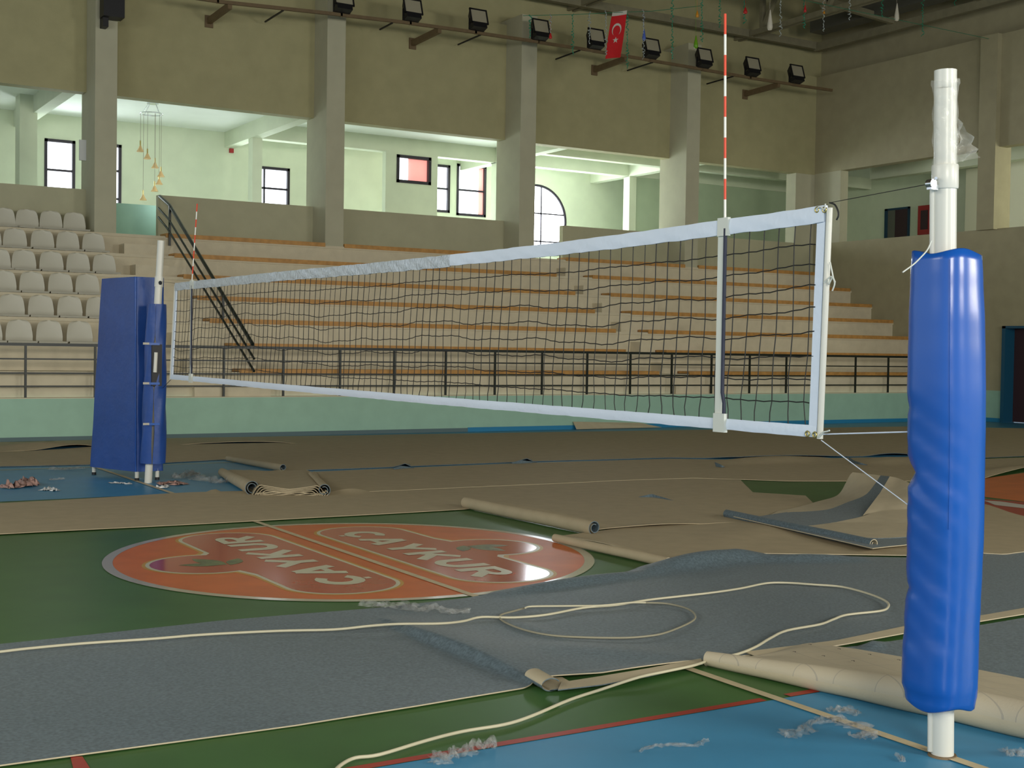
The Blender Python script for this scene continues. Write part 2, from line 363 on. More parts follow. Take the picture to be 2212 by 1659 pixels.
# gallery floor, ceiling, back wall with window holes
mb = MB(); mb.box((XL, 18.6, 3.6), (30, GY+0.3, 3.86)); mb.box((XR+0.3, -12, 3.6), (30, 18.6, 3.86)); struct('floor_gallery', mb, M['gceil'], 'gallery floor')
mb = MB(); mb.box((XL, YP+0.1, GZ), (30, GY+0.3, GZ+0.2)); mb.box((XR+0.1, -12, GZ), (30, 18.6, GZ+0.2)); struct('ceiling_gallery', mb, M['gceil'], 'white gallery ceiling')
def wall_holes(name, X0, X1, Z0, Z1, Y, th, holes, m, label):
    """wall in the XZ plane with rectangular holes (x0,x1,z0,z1)"""
    xs = sorted({X0, X1, *[h[0] for h in holes], *[h[1] for h in holes]})
    mb = MB()
    for a, b in zip(xs[:-1], xs[1:]):
        hs = sorted([(h[2], h[3]) for h in holes if h[0] <= a+1e-6 and h[1] >= b-1e-6])
        z = Z0
        for h0, h1 in hs:
            if h0 > z: mb.box((a, Y, z), (b, Y+th, h0))
            z = h1
        if z < Z1: mb.box((a, Y, z), (b, Y+th, Z1))
    return struct(name, mb, m, label)
def window(n, x0, x1, z0, z1, Y, mull_x=(), mull_z=(), m='sky', fr=0.07, dep=0.10, label=None):
    fb = MB()
    fb.box((x0, Y-0.02, z0), (x0+fr, Y+dep, z1)); fb.box((x1-fr, Y-0.02, z0), (x1, Y+dep, z1))
    fb.box((x0, Y-0.02, z0), (x1, Y+dep, z0+fr)); fb.box((x0, Y-0.02, z1-fr), (x1, Y+dep, z1))
    for q in mull_x: fb.box((q-0.02, Y, z0), (q+0.02, Y+dep*0.7, z1))
    for q in mull_z: fb.box((x0, Y, q-0.025), (x1, Y+dep*0.7, q+0.025))
    w = struct('window_%d' % n, fb, M['winframe'], label)
    pb = MB(); pb.box((x0+0.01, Y+dep*0.75, z0+0.01), (x1-0.01, Y+dep*0.9, z1-0.01)); p = pb.build('pane', M[m], w)
    return w
W1 = (2.63, 3.36, 4.95, 6.60); W2 = (3.78, 4.49, 4.95, 6.61); W3 = (8.02, 8.98, 5.25, 6.40)
a = on(1, GY, 957, 356); b = on(1, GY, 971, 460); W4 = (a[0]-0.5, b[0], b[2], a[2])
a = on(1, GY, 987, 357); b = on(1, GY, 1049, 466); W5 = (a[0], b[0], b[2]-0.05, a[2]+0.05)
RC = (16.88, 5.52, 1.09)                          # round window centre x, z, radius
RH = (RC[0]-RC[2], RC[0]+RC[2], RC[1]-RC[2], RC[1]+RC[2])
wall_holes('wall_gallery_back', XL, 30, 3.86, GZ, GY, 0.25, [W1, W2, W3, W4, W5, RH], M['gallery'], 'pale green back wall of the gallery')
window(1, *W1, GY, mull_z=(5.85,), label='bright two pane window at the gallery end')
window(2, *W2, GY, mull_z=(5.25, 5.95), label='narrow bright window beside the column')
window(3, *W3, GY, mull_x=(8.27,), mull_z=(5.83,), label='bright four pane window behind the parapet')
window(4, *W4, GY, mull_z=((W4[2]+W4[3])/2,), label='half hidden window in the gallery corner')
window(5, *W5, GY, mull_z=((W5[2]+W5[3])/2,), label='two pane window with reddish blind edge')
mb = MB(); mb.box((W5[1]-0.22, GY+0.055, W5[2]+0.05), (W5[1]-0.06, GY+0.07, W5[3]-0.05)); o = mb.build('blind', M['skypink'], bpy.data.objects['window_5'])
# round window: ring, spandrels, mullions, pane
mb = MB(); n = 64
ring = [(RC[0]+RC[2]*math.cos(2*PI*k/n), RC[1]+RC[2]*math.sin(2*PI*k/n)) for k in range(n)]
for k in range(n):                                # plaster between circle and square hole
    a = ring[k]; b = ring[(k+1) % n]
    def sq(p):
        d = (p[0]-RC[0], p[1]-RC[1]); s = RC[2]/max(abs(d[0]), abs(d[1])); return (RC[0]+d[0]*s, RC[1]+d[1]*s)
    A = sq(a); B = sq(b)
    mb.add([(a[0], GY, a[1]), (b[0], GY, b[1]), (B[0], GY, B[1]), (A[0], GY, A[1]), (a[0], GY+.25, a[1]), (b[0], GY+.25, b[1])], [(0, 1, 2, 3), (0, 4, 5, 1)])
struct('wall_round_window_surround', mb, M['gallery'], 'plaster around the round window')
mb = MB()
mb.tube([(p[0]-(p[0]-RC[0])*0.03, GY+0.03, p[1]-(p[1]-RC[1])*0.03) for p in ring], 0.045, 6, closed=True)
for dx in (-0.5, 0.17): h = math.sqrt(RC[2]**2-dx*dx); mb.box((RC[0]+dx-0.02, GY+0.01, RC[1]-h), (RC[0]+dx+0.02, GY+0.06, RC[1]+h))
for dz in (-0.62, 0.22): h = math.sqrt(RC[2]**2-dz*dz); mb.box((RC[0]-h, GY+0.01, RC[1]+dz-0.02), (RC[0]+h, GY+0.06, RC[1]+dz+0.02))
rw = struct('window_6', mb, M['winframe'], 'large round bright window')
mb = MB(); mb.add([(p[0], GY+0.10, p[1]) for p in ring], [tuple(range(n))]); mb.build('pane', M['skyround'], rw)

# gallery inner piers, beams and cross walls
PY = 22.0
def pier(x0, x1, y0, y1, m='gallery', z0=3.86, z1=GZ, label='gallery pier'): mb = MB(); mb.box((x0, y0, z0), (x1, y1, z1)); return struct('column', mb, M[m], label)
pier(7.20, 7.45, PY, PY+0.3)
pier(1.62, 2.00, PY-0.3, PY+0.2, label='pier lit by the end window')
pier(18.85, 19.10, PY, PY+0.3); pier(14.28, 14.46, PY, PY+0.3)
mb = MB()
for x in (2.05, 7.30, 14.36, 18.95): mb.box((x-0.14, YP+0.3, 6.80), (x+0.14, GY, GZ))                   # beams along the hall depth
mb.box((7.45, PY, 6.80), (30, PY+0.3, GZ)); mb.box((14.46, 20.2, 6.86), (30, 20.45, GZ))
struct('beam', mb, M['gallery'], 'gallery ceiling beams')
# cross wall with the small square window (bay three)
xa = 10.87; xb = 12.42
SW0 = on(1, PY, 857, 330); SW1 = on(1, PY, 932, 402)
SWh = (SW0[0], SW1[0]-0.02, SW1[2]+0.02, SW0[2]-0.04)
wall_holes('wall_cross', xa, xb, 3.86, 6.80, PY, 0.2, [SWh], M['gallery'], 'pale green cross wall in the gallery')
window(7, *SWh, PY, m='skypink', fr=0.08, dep=0.12, label='square window glowing pink and white')
mb = MB(); mb.box((SWh[0]+0.08, PY+0.05, SWh[2]+0.08), (SWh[0]+0.36, PY+0.085, SWh[3]-0.08)); mb.build('bright_half', M['sky'], bpy.data.objects['window_7'])
mb = MB(); mb.box((xb-0.15, PY+0.2, 3.86), (xb, PY+0.6, 6.8)); struct('wall_cross_return', mb, M['gallery'], 'return of the cross wall')
# darker green wall portions of the right bays
mb = MB(); mb.box((19.10, PY+0.05, 3.86), (30, PY+0.2, 6.80)); struct('wall_gallery_side', mb, mat('muted green plaster', (0.44, 0.53, 0.37), 0.85, noise=0.04, scale=2), 'greener wall in the far bays of the gallery')

# --- end wall (right side)
DY0, DY1, DZ = 10.2, 11.88, 2.38
mb = MB()
mb.box((XR, DY1, 0.78), (XR+0.3, YP+0.3, ZP)); mb.box((XR, -14, 0.78), (XR+0.3, DY0, ZP)); mb.box((XR, DY0, DZ), (XR+0.3, DY1, ZP))
struct('wall_right', mb, M['rightwall'], 'lower end wall of the hall')
mb = MB(); mb.box((XR, DY1, 0), (XR+0.3, YP, 0.78)); mb.box((XR, -14, 0), (XR+0.3, DY0, 0.78)); struct('wall_right_dado', mb, M['mint'], 'mint painted dado of the end wall')
mb = MB(); mb.box((XR-0.012, DY1, 0), (XR, YW, 0.10)); mb.box((XR-0.012, -14, 0), (XR, DY0, 0.10)); struct('baseboard_right', mb, M['bluepaint'], 'blue skirting of the end wall')
mb = MB(); mb.box((XR, -14, ZO+0.02), (XR+0.3, YP+0.3, ZT-0.02)); struct('wall_right_upper', mb, M['rightwall'], 'upper end wall')
mb = MB(); mb.box((XR+0.5, -14, ZT-0.3), (XR+0.7, YP+1, 12.5)); struct('wall_right_recess', mb, M['rightwall'], 'recessed end wall under the roof')
cy0 = on(0, XR-0.15, 2150, 320)[1]; cy1 = on(0, XR-0.15, 2113, 320)[1]
wallbox('column', (XR-0.15, cy0, ZP-0.02), (XR+0.45, cy1, ZT-0.02), M['rightwall'], 'plastered column of the end wall')
mb = MB(); mb.box((XR-0.1, DY1-0.10, 0), (XR+0.3, DY1, DZ)); mb.box((XR-0.1, DY0, DZ-0.06), (XR+0.3, DY1, DZ)); dr = struct('door_1', mb, mat('deep teal frame', (0.008, 0.085, 0.16), 0.5), 'dark doorway with a blue frame')
mb = MB(); mb.box((XR+0.25, DY0, 0.02), (XR+0.30, DY1-0.10, DZ-0.06)); mb.build('doorway_dark', M['darkred'], dr)  # dark sheet standing for the unlit inside of the doorway
# wing gallery behind the end wall openings
WX = 27.0
def yz(x, y): p = on(0, WX, x, y); return p[1], p[2]
mb = MB(); mb.box((WX, -12, 3.86), (WX+0.2, GY, GZ)); struct('wall_wing', mb, M['gallery'], 'back wall of the wing gallery')
y1, z1 = yz(1914, 452); y0, z0 = yz(1965, 513)
mb = MB(); mb.box((WX-0.06, y0, z0-0.3), (WX, y0+0.05, z1)); mb.box((WX-0.06, y1-0.12, z0-0.3), (WX, y1, z1)); mb.box((WX-0.06, y0, z1-0.06), (WX, y1, z1))
w = struct('window_8', mb, mat('dark blue frame', (0.01, 0.045, 0.09), 0.5), 'dark opening with blue frame in the wing')
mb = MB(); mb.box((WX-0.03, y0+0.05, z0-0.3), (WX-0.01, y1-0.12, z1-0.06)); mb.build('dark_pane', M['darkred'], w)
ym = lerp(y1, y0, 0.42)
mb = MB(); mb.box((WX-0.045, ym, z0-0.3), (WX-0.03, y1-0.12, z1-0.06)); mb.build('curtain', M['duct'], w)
y1, z1 = yz(1993, 446); y0, z0 = yz(2022, 506)
hb = empty('hose_cabinet', (WX, (y0+y1)/2, z0), 'red fire hose cabinet on the wing gallery wall', 'fire cabinet')
mb = MB(); mb.box((WX-0.2, y0, z0), (WX-0.005, y1, z1)); mb.build('housing', M['redbox'], hb)
mb = MB(); mb.box((WX-0.215, y0+0.15, z0+0.15), (WX-0.2, y1-0.12, z1-0.15)); mb.build('door', M['darkred'], hb)
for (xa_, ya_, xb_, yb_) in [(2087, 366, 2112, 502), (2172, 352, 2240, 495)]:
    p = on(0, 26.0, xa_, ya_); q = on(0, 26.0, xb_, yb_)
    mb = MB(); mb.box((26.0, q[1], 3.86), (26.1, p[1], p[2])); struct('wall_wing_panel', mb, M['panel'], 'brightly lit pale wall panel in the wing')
mb = MB(); mb.box((XR+0.3, -12, 6.9), (WX, 11.0, 6.95)); mb.box((24.6, -12, 6.75), (24.9, 18, GZ)); struct('beam', mb, M['gallery'], 'wing gallery ceiling beam')

# upper walls of the unseen sides, added to darken the hall's top; open below
mb = MB(); mb.box((-14, -18, 6.6), (31, -17.8, 12.6)); struct('wall_front', mb, M['wall'], 'unseen upper wall behind the photographer')
mb = MB(); mb.box((-14.2, -18, 6.6), (-14, 19, 12.6)); struct('wall_left', mb, M['wall'], 'unseen upper wall at the opposite end')

# --- roof: deck, trusses, eave beams, duct
mb = MB(); mb.box((-14, -18, 12.6), (31, 26, 12.8)); struct('ceiling', mb, M['roof'], 'dark brown roof deck')
EY, EZ = 18.3, 10.42
mb = MB()
pA = on(1, EY, 1277, 2); pB = on(1, EY, 1763, 99)
mb.bar((pA[0]-9, EY, EZ), (XR+0.1, EY, EZ), 0.16, 0.20); struct('beam', mb, M['truss'], 'steel eave beam along the stand side')
mb = MB(); mb.bar((XR-0.25, EY, EZ-0.05), (XR-0.25, -12, EZ-0.05), 0.18, 0.22); struct('beam', mb, M['truss'], 'steel eave beam along the end wall')
mb = MB(); mb.box((XR-1.1, -12, EZ+0.15), (XR-0.6, EY-0.6, EZ+0.5)); struct('beam', mb, M['duct'], 'dark gutter beam below the roof edge')
tx1 = on(2, EZ, 1646, 66); tx0 = on(2, EZ, 1274, 1)
for X in (tx0[0]+0.0, tx1[0], ):
    t = MB()
    t.bar((X-0.07, 18.85, EZ-0.02), (X-0.07, -8, EZ-0.02), 0.07, 0.14); t.bar((X+0.09, 18.85, EZ-0.02), (X+0.09, -8, EZ-0.02), 0.07, 0.14)
    t.bar((X, 18.85, EZ+1.9), (X, -8, EZ+1.9), 0.14, 0.16)
    for k in range(11):
        y = 17.8-k*2.4
        t.bar((X, y, EZ), (X, y, EZ+1.9), 0.12, 0.12, up=Vector((0, 1, 0)))
        t.bar((X, y, EZ), (X, y-1.2, EZ+1.9), 0.11, 0.11); t.bar((X, y-2.4, EZ), (X, y-1.2, EZ+1.9), 0.11, 0.11)
    struct('beam', t, M['truss'], 'roof truss across the hall')
mb = MB()
for k, y in enumerate((15.4, 12.6, 9.8, 7.0, 4.2)): mb.bar((tx0[0]-6, y, EZ+0.9), (XR, y, EZ+0.1), 0.12, 0.18)
struct('beam', mb, M['truss'], 'sloping roof purlins')

# ================================================================== BENCHES, SEATS, RAILINGS
planks_c = [(6, 356, 700), (6, 741, 1150), (5, 375, 1200), (4, 395, 1241), (3, 425, 1284), (2, 452, 1330), (1, 500, 1352), (0, 518, 1425)]
planks_r = [(6, 1220, 1486), (6, 1515, 1793), (5, 1278, 1835), (4, 1318, 1885), (3, 1362, 1930), (2, 1400, 1976), (1, 1440, 2026), (0, 1490, 2080)]
rown = ['topmost', 'second highest', 'third highest', 'fourth highest', 'fifth highest', 'sixth highest', 'lowest']
def bench(k, xa, xb, where):
    y, z = ROWS[k]
    a = on(1, y, xa, 600)[0]; b = min(on(1, y, xb, 600)[0], XR-0.03)
    if k == 6 and xb < 720: b = min(b, COLX[1]-0.01)
    if k == 6 and xa > 720 and xb < 1200: a = COLX[1]+0.45; b = COLX[2]-0.02
    if k == 6 and xb < 1500 and xa > 1200: b = COLX[3]-0.01
    if k == 6 and xa > 1500: a = COLX[3]+0.45; b = XR-0.47
    t = empty('bench', ((a+b)/2, y, z), 'wooden bench on the %s row, %s' % (rown[6-k], where), 'bench', 'wooden benches on the stand')
    mb = MB(); mb.box((a, y-0.05, z-0.028), (b, y-0.031, z+0.060)); mb.box((a, y-0.031, z+0.012), (b, y+0.33, z+0.060)); mb.build('seat', M['plank'], t)
    n = max(2, int((b-a)/2.0))
    for q in range(n):
        x = a+0.35+(b-a-0.7)*q/(n-1); sb = MB(); sb.box((x-0.03, y+0.03, z), (x+0.03, y+0.30, z+0.012)); sb.build('bearer', M['plankend'], t)
    eb = MB(); eb.box((a-0.0, y+0.34, z+0.001), (a+0.42, y+0.37, z+0.055)); eb.build('end_board', M['plankend'], t)
    eb = MB(); eb.box((b-0.42, y+0.34, z+0.001), (b, y+0.37, z+0.055)); eb.build('end_board', M['plankend'], t)
for k, a, b in planks_c: bench(k, a, b, 'between the handrail and the far aisle' if not (k == 6) else ('just behind the handrail' if b < 720 else 'between the two middle columns'))
for k, a, b in planks_r: bench(k, a, b, 'beside the end wall' if not (k == 6) else ('behind the far aisle' if b < 1500 else 'in the corner by the end wall'))

def make_seat():
    t = empty('stadium_seat', (0, 0, 0), 'grey plastic stadium seat', 'seat', 'grey plastic seats on the stand')
    mb = MB(); P = []
    prof = [(-0.06, 0.020, .235), (-0.055, 0.038, .24), (0.0, 0.040, .238), (0.10, 0.030, .23), (0.20, 0.030, .225), (0.27, 0.050, .22), (0.30, 0.12, .222), (0.315, 0.20, .215), (0.325, 0.28, .203), (0.332, 0.33, .188), (0.337, 0.365, .165), (0.340, 0.385, .135), (0.341, 0.397, .09), (0.342, 0.402, .045)]
    for (y, z, w) in prof:
        row = []
        for j in range(11):
            u = -1+2*j/10
            cup = 0.0; fwd = -0.035*u*u if z > 0.1 else 0
            row.append((u*w, y+fwd, z+cup))
        P.append(row)
    mb.grid(P); mb.grid([[(x, y+0.012, z-0.014) for x, y, z in r] for r in P], flip=True)
    mb.build('shell', M['seat'], t)
    mb = MB(); mb.box((-0.10, 0.02, 0.0), (0.10, 0.22, 0.018)); mb.build('mount', M['seat'], t)
    return t
seat0 = make_seat(); used = [False]
seatrows = {6: [-40, 13, 64, 116, 167], 5: [-18, 38, 98, 153, 209], 4: [2, 58, 118, 176, 233], 3: [-45, 14, 76, 138, 197], 2: [-30, 32, 96, 159, 221], 1: [-18, 49, 115, 181]}
for k, xs in seatrows.items():
    y, z = ROWS[k]
    for j, x in enumerate(xs):
        X = on(1, y, x, 600)[0]
        o = seat0 if not used[0] else copy_tree(seat0); used[0] = True
        o.location = (X, y+0.0, z)
        o['label'] = 'grey plastic stadium seat, %s from the aisle on the %s row of seats' % (['first', 'second', 'third', 'fourth', 'fifth'][len(xs)-1-j], rown[6-k] if k > 1 else 'lowest')

# front railing
RY = YW+0.06
rl = empty('front_railing', (XL, RY, 0.71), 'long black steel railing with three lower rails above the mint wall', 'railing')
def rz(x, y): return on(1, RY, x, y)[2]
zt = 1.585; zs = [1.345, 1.115, 0.90]
mb = MB(); mb.box((XL, RY-0.025, zt-0.028), (XR-0.02, RY+0.025, zt+0.022)); mb.build('top_rail', M['rail'], rl)
for z in zs: mb = MB(); mb.box((XL, RY-0.012, z-0.012), (XR-0.02, RY+0.012, z+0.013)); mb.build('rail', M['rail'], rl)
X0p = on(1, RY, 55, 800)[0]; pit = (on(1, RY, 1848, 800)[0]-X0p)/17.0
for k in range(-3, 20):
    x = X0p+pit*k
    if x < XR-0.1: mb = MB(); mb.box((x-0.018, RY-0.018, 0.70), (x+0.018, RY+0.018, zt)); mb.build('post', M['rail'], rl)
# sloping handrail beside the aisle
h = empty('stair_handrail', on(1, 13.1, 548, 800), 'sloping black triple handrail running down the aisle steps', 'handrail')
for (a, b, c, r) in [((345, 424), (366, 443), (546, 744), 0.034), ((342, 449), (364, 473), (549, 775), 0.022), ((342, 469), (362, 494), (549, 802), 0.022)]:
    mb = MB(); mb.tube([on(1, 18.46, *a), on(1, 17.8, *b), on(1, 13.0, *c)], r, 8); mb.build('handrail', M['rail'], h)
def hpost(x, yt, yb, Y): mb = MB(); p = on(1, Y, x, yt); q = on(1, Y, x, yb); mb.box((p[0]-0.022, Y-0.022, q[2]), (p[0]+0.022, Y+0.022, p[2])); mb.build('post', M['rail'], h)
hpost(367, 445, 549, 17.72)
Yp = 14.75; p = on(1, Yp, 482, 640); mb = MB(); mb.box((p[0]-0.022, Yp-0.022, ROWS[2][1]), (p[0]+0.022, Yp+0.022, p[2])); mb.build('post', M['rail'], h)

# ================================================================== NET
NX = -0.085
net = empty('volleyball_net', (NX, -0.3, 1.24), 'black volleyball net with white bands stretched between the two posts', 'net')
_t0 = on(0, NX, 1786, 445)[1]; _b0 = on(0, NX, 1766, 940)[1]; _t1 = on(0, NX, 381, 616)[1]; _b1 = on(0, NX, 370, 818)[1]
Y0, Y1 = _b0, _b1
def warp(mb):
    out = []
    for x, y, z in mb.v:
        h = (z-1.245)/(2.262-1.245); t = (y-Y0)/(Y1-Y0)
        out.append((x, lerp(lerp(_b0, _t0, h), lerp(_b1, _t1, h), t), z))
    mb.v = out; return mb
rn = random.Random(3)
ph = [rn.uniform(0, 6.28) for _ in range(8)]
def ztop(y):
    t = (y-Y0)/(Y1-Y0)
    return 2.262-0.030*math.sin(PI*t)-0.012*math.sin(2*PI*t+0.3)
def zbot(y): return 1.245-0.010*math.sin(PI*(y-Y0)/(Y1-Y0))
def wx(y, z): return NX+0.006*math.sin(y*2.1+ph[0])+0.004*math.sin(y*7.3+ph[1]+z*3)
def band(zf, hh, name, m, y0=Y0, y1=Y1, wob=0.004, n=190):
    mb = MB(); P = []; Q = []
    for i in range(n+1):
        y = lerp(y0, y1, i/n); row = []; row2 = []
        for j in range(5):
            v = j/4; nz = math.sin(y*6.1+ph[3])*math.sin(y*15.7+ph[2])+0.5*math.sin(y*37.3+3*math.sin(y*2.3)+j); z = zf(y)-hh*v+wob*nz*(0.6 if j < 4 else 1)
            dx = 0.004*math.sin(PI*v)+wob*0.9*math.sin(y*27+ph[4]+j*1.7)
            row.append((wx(y, z)-0.005-dx, y, z)); row2.append((wx(y, z)+0.005+dx, y, z))
        P.append(row); Q.append(row2)
    mb.grid(P, flip=True); mb.grid(Q)
    return warp(mb).build(name, m, net)
band(ztop, 0.074, 'top_band', M['whitetape'], Y0, -1.6, 0.002, 90)
band(ztop, 0.080, 'plastic_wrapped_band', M['tapeplastic'], -1.6, Y1, 0.0028, 220)
band(lambda y: zbot(y)+0.052, 0.052, 'bottom_band', M['whitetape'], Y0, Y1, 0.0015, 120)
# netting (one mesh of cords)
mb = MB(); dy = 0.1025; ny = int((Y1-Y0-0.12)/dy)
NR = 9
def npos(i, v, jig=True):
    """i = column (float), v = 0 top .. 1 bottom"""
    y = Y0+0.085+dy*i
    zt_, zb_ = ztop(y)-0.07, zbot(y)+0.05
    z = zt_+(zb_-zt_)*(v+0.02*math.sin(v*PI)*math.sin(y*1.7+1))
    z += 0.010*math.sin(y*5.1+v*4+ph[5])*math.sin(PI*v)+0.006*math.sin(y*13+v*9)*math.sin(PI*v)
    z -= 0.025*math.sin(PI*v)*math.exp(-((y-4.2)/0.35)**2)
    yy = y+0.012*math.sin(v*5.5+y*0.9+ph[6])*math.sin(PI*v)+0.010*math.sin(v*17+i*1.3)*(v**3)
    return Vector((wx(y, z)+0.002*math.sin(i*2.2), yy, z))
for i in range(ny+1):
    mb.tube([npos(i, 0.0)]+[npos(i, (k)/NR) for k in range(1, NR)]+[npos(i+0.06*math.sin(i), 0.95), npos(i, 1.0)], 0.0027, 4, cap=False)
for k in range(1, NR):
    pts = []
    for i2 in range(-1, 2*ny+3):
        i = i2/2; p = npos(min(max(i, -0.35), ny+0.4), k/NR)
        if i2 % 2: p.z -= 0.0035
        pts.append(p)
    mb.tube(pts, 0.0027, 4, cap=False)
warp(mb).build('netting', M['cord'], net)['kind'] = 'stuff'
for y, s in ((Y0+0.025, 1), (Y1-0.02, -1)):
    mb = MB(); mb.box((NX-0.006, y-0.025, zbot(y)), (NX+0.006, y+0.025, ztop(y))); warp(mb).build('side_band', M['whitetape'], net)
    mb = MB(); mb.tube([(NX, y-s*0.040, zbot(y)-0.005), (NX, y-s*0.043, ztop(y)-0.012)], 0.014, 10); warp(mb).build('end_rod', M['white'], net)
for (x, y) in [(1765, 453), (1781, 453), (1744, 937), (1760, 939)]:
    p = on(0, NX-0.013, x, y); mb = MB(); mb.tube([(p[0], p[1]+0.011*math.cos(a*PI/6), p[2]+0.011*math.sin(a*PI/6)) for a in range(12)], 0.004, 6, closed=True); mb.build('grommet', M['brass'], net)
def cordthing(name, pts, r, m, label, cat, parent=None):
    mb = MB(); mb.tube(pts, r, 6); o = mb.build(name, m, parent)
    if parent is None: tag(o, label, cat)
    return o
def smooth(pts, k=6):
    pts = [Vector(p) for p in pts]; out = []
    for i in range(len(pts)-1):
        p0 = pts[max(i-1, 0)]; p1 = pts[i]; p2 = pts[i+1]; p3 = pts[min(i+2, len(pts)-1)]
        for j in range(k):
            t = j/k; out.append(0.5*((2*p1)+(p2-p0)*t+(2*p0-5*p1+4*p2-p3)*t*t+(3*p1-p0-3*p2+p3)*t**3))
    out.append(pts[-1]); return out
cordthing('tie_cord', smooth([on(0, NX-0.02, x, y) for x, y in [(1764, 451), (1772, 447), (1781, 452), (1783, 440)]]), 0.0035, M['sleeve'], None, None, net)
cordthing('tie_cord', smooth([on(0, NX-0.02, x, y) for x, y in [(1793, 566), (1797, 585), (1800, 600), (1804, 610), (1797, 598), (1789, 602), (1780, 611)]]), 0.0035, M['sleeve'], None, None, net)
cordthing('tie_cord', smooth([on(0, NX-0.02, x, y) for x, y in [(1789, 600), (1790, 614), (1798, 600), (1803, 612), (1798, 628)]]), 0.0035, M['sleeve'], None, None, net)
cordthing('tie_cord', smooth([on(0, NX-0.02, x, y) for x, y in [(1770, 944), (1778, 934), (1786, 932), (1792, 930)]]), 0.004, M['sleeve'], None, None, net)
cordthing('cable_end', smooth([on(0, NX, x, y) for x, y in [(1792, 438), (1803, 442), (1810, 455), (1811, 466), (1807, 475)]]), 0.004, M['cord'], None, None, net)
# antennas
def antenna(y, xt, yt, name_label, lo=1.265, strips=True):
    t = empty('net_antenna', (NX-0.015, y, lo), name_label, 'antenna', 'red and white antennas on the net')
    top = on(0, NX-0.015, xt, yt)
    z0 = ztop(y)-0.005; n = 10; L = (top[2]-z0)/n
    for c, mname, nm in ((0, 'antwhite', 'white_bands'), (1, 'antred', 'red_bands')):
        mb = MB()
        for k in range(n):
            if k % 2 == c:
                za = z0+L*k; zb = za+L
                f = lambda z: (NX-0.015, lerp(y, top[1], (z-z0)/(top[2]-z0)), z)
                mb.tube([f(za), f(zb)], 0.0062, 8)
        mb.build(nm, M[mname], t)
    mb = MB(); mb.tube([(NX-0.018, y-0.008, z0-0.04), (NX-0.018, y-0.008, 1.7), (NX-0.018, y-0.008, 1.42), (NX-0.018, y-0.022, 1.37), (NX-0.018, y-0.022, lo+0.03)], 0.009, 8); mb.build('lower_rod', M['navy'], t)
    s = empty('antenna_sleeve', (NX-0.015, y, lo), 'cream fabric sleeve strapped across the net under %s antenna' % ('the taller looking' if y < 0 else 'the distant'), 'sleeve')
    mb = MB(); mb.box((NX-0.014, y+0.004, lo-0.02), (NX-0.008, y+0.050, ztop(y)+0.004)); mb.build('strap', M['sleeve'], s)
    mb = MB(); mb.box((NX-0.024, y-0.030, z0-0.075), (NX-0.006, y+0.045, z0+0.012)); mb.build('top_pocket', M['sleeve'], s)
    mb = MB(); mb.box((NX-0.028, y-0.035, lo-0.035), (NX-0.006, y+0.045, lo+0.055)); mb.build('bottom_pocket', M['sleeve'], s)
antenna(on(0, NX, 1569, 600)[1], 1566.5, 30, 'tall red and white striped antenna standing on the net by the bigger post')
antenna(on(0, NX, 417, 700)[1], 426, 440, 'distant red and white striped antenna by the referee stand end of the net')

# ================================================================== NEAR POST
PY0 = -5.67
lean = lambda z: -0.028*z
post = empty('volleyball_post', (0, PY0, 0), 'white steel volleyball post partly wrapped in clear film standing in a floor socket', 'post')
mb = MB()
def pt(z): return (lean(z), PY0, z)
mb.tube([pt(0), pt(2.27)], 0.0445, 28); mb.build('lower_tube', M['white'], post)
mb = MB(); mb.tube([pt(2.27), pt(2.275), pt(2.36), pt(2.365)], [0.0495, 0.0515, 0.0515, 0.0495], 28); mb.build('collar', M['white'], post)
mb = MB(); mb.tube([pt(2.36), pt(2.735)], 0.0430, 28); mb.build('upper_tube', M['white'], post)
mb = MB(); mb.tube([(lean(z)-0.040, PY0+0.026, z) for z in (0.02, 2.27)], 0.012, 8); mb.build('side_rail', M['white'], post)
mb = MB(); n = 36; P = []
for i in range(n+1):
    z = lerp(2.355, 2.70, i/n); row = []
    for k in range(29):
        a = 2*PI*k/28; r = 0.047+0.003*math.sin(z*60+a*2)+0.002*math.sin(a*5+z*31)+(0.006 if i > n-3 else 0)
        row.append((lean(z)+r*math.cos(a), PY0+r*math.sin(a), z+0.012*math.sin(a+1)*(1 if i > n-4 else 0)))
    P.append(row)
mb.grid(P); film = mb.build('film_wrap', M['film'], post)
mb = MB(); P = []
A = [(2062, 245), (2063, 270), (2064, 300), (2064, 330), (2062, 352)]; B = [(2068, 262), (2085, 285), (2103, 305), (2115, 322), (2108, 342)]
for i in range(13):
    t = i/12*4; k = min(int(t), 3); f = t-k; row = []
    a = Vector(on(1, PY0, *A[k])).lerp(on(1, PY0, *A[k+1]), f); b = Vector(on(1, PY0-0.02, *B[k])).lerp(on(1, PY0-0.02, *B[k+1]), f)
    for j in range(11):
        u = j/10; p = a.lerp(b, u); p.y += 0.016*math.sin(u*9+t*2)+0.01*math.sin(t*5+u*3); row.append(p)
    P.append(row)
mb.grid(P); mb.build('film_flap', M['film'], post)
mb = MB(); mb.box((-0.155, PY0-0.012, 2.262), (-0.115, PY0+0.012, 2.282)); mb.tube([(-0.145, PY0-0.014, 2.285), (-0.145, PY0+0.014, 2.285)], 0.018, 12); mb.tube([(-0.14, PY0-0.02, 2.305), (-0.105, PY0, 2.305)], 0.006, 8); mb.build('pulley', M['chrome'], post)
mb = MB(); mb.tube([(0, PY0, 0.002), (0, PY0, 0.010)], [0.058, 0.054], 24); mb.build('floor_socket', M['steel'], post)
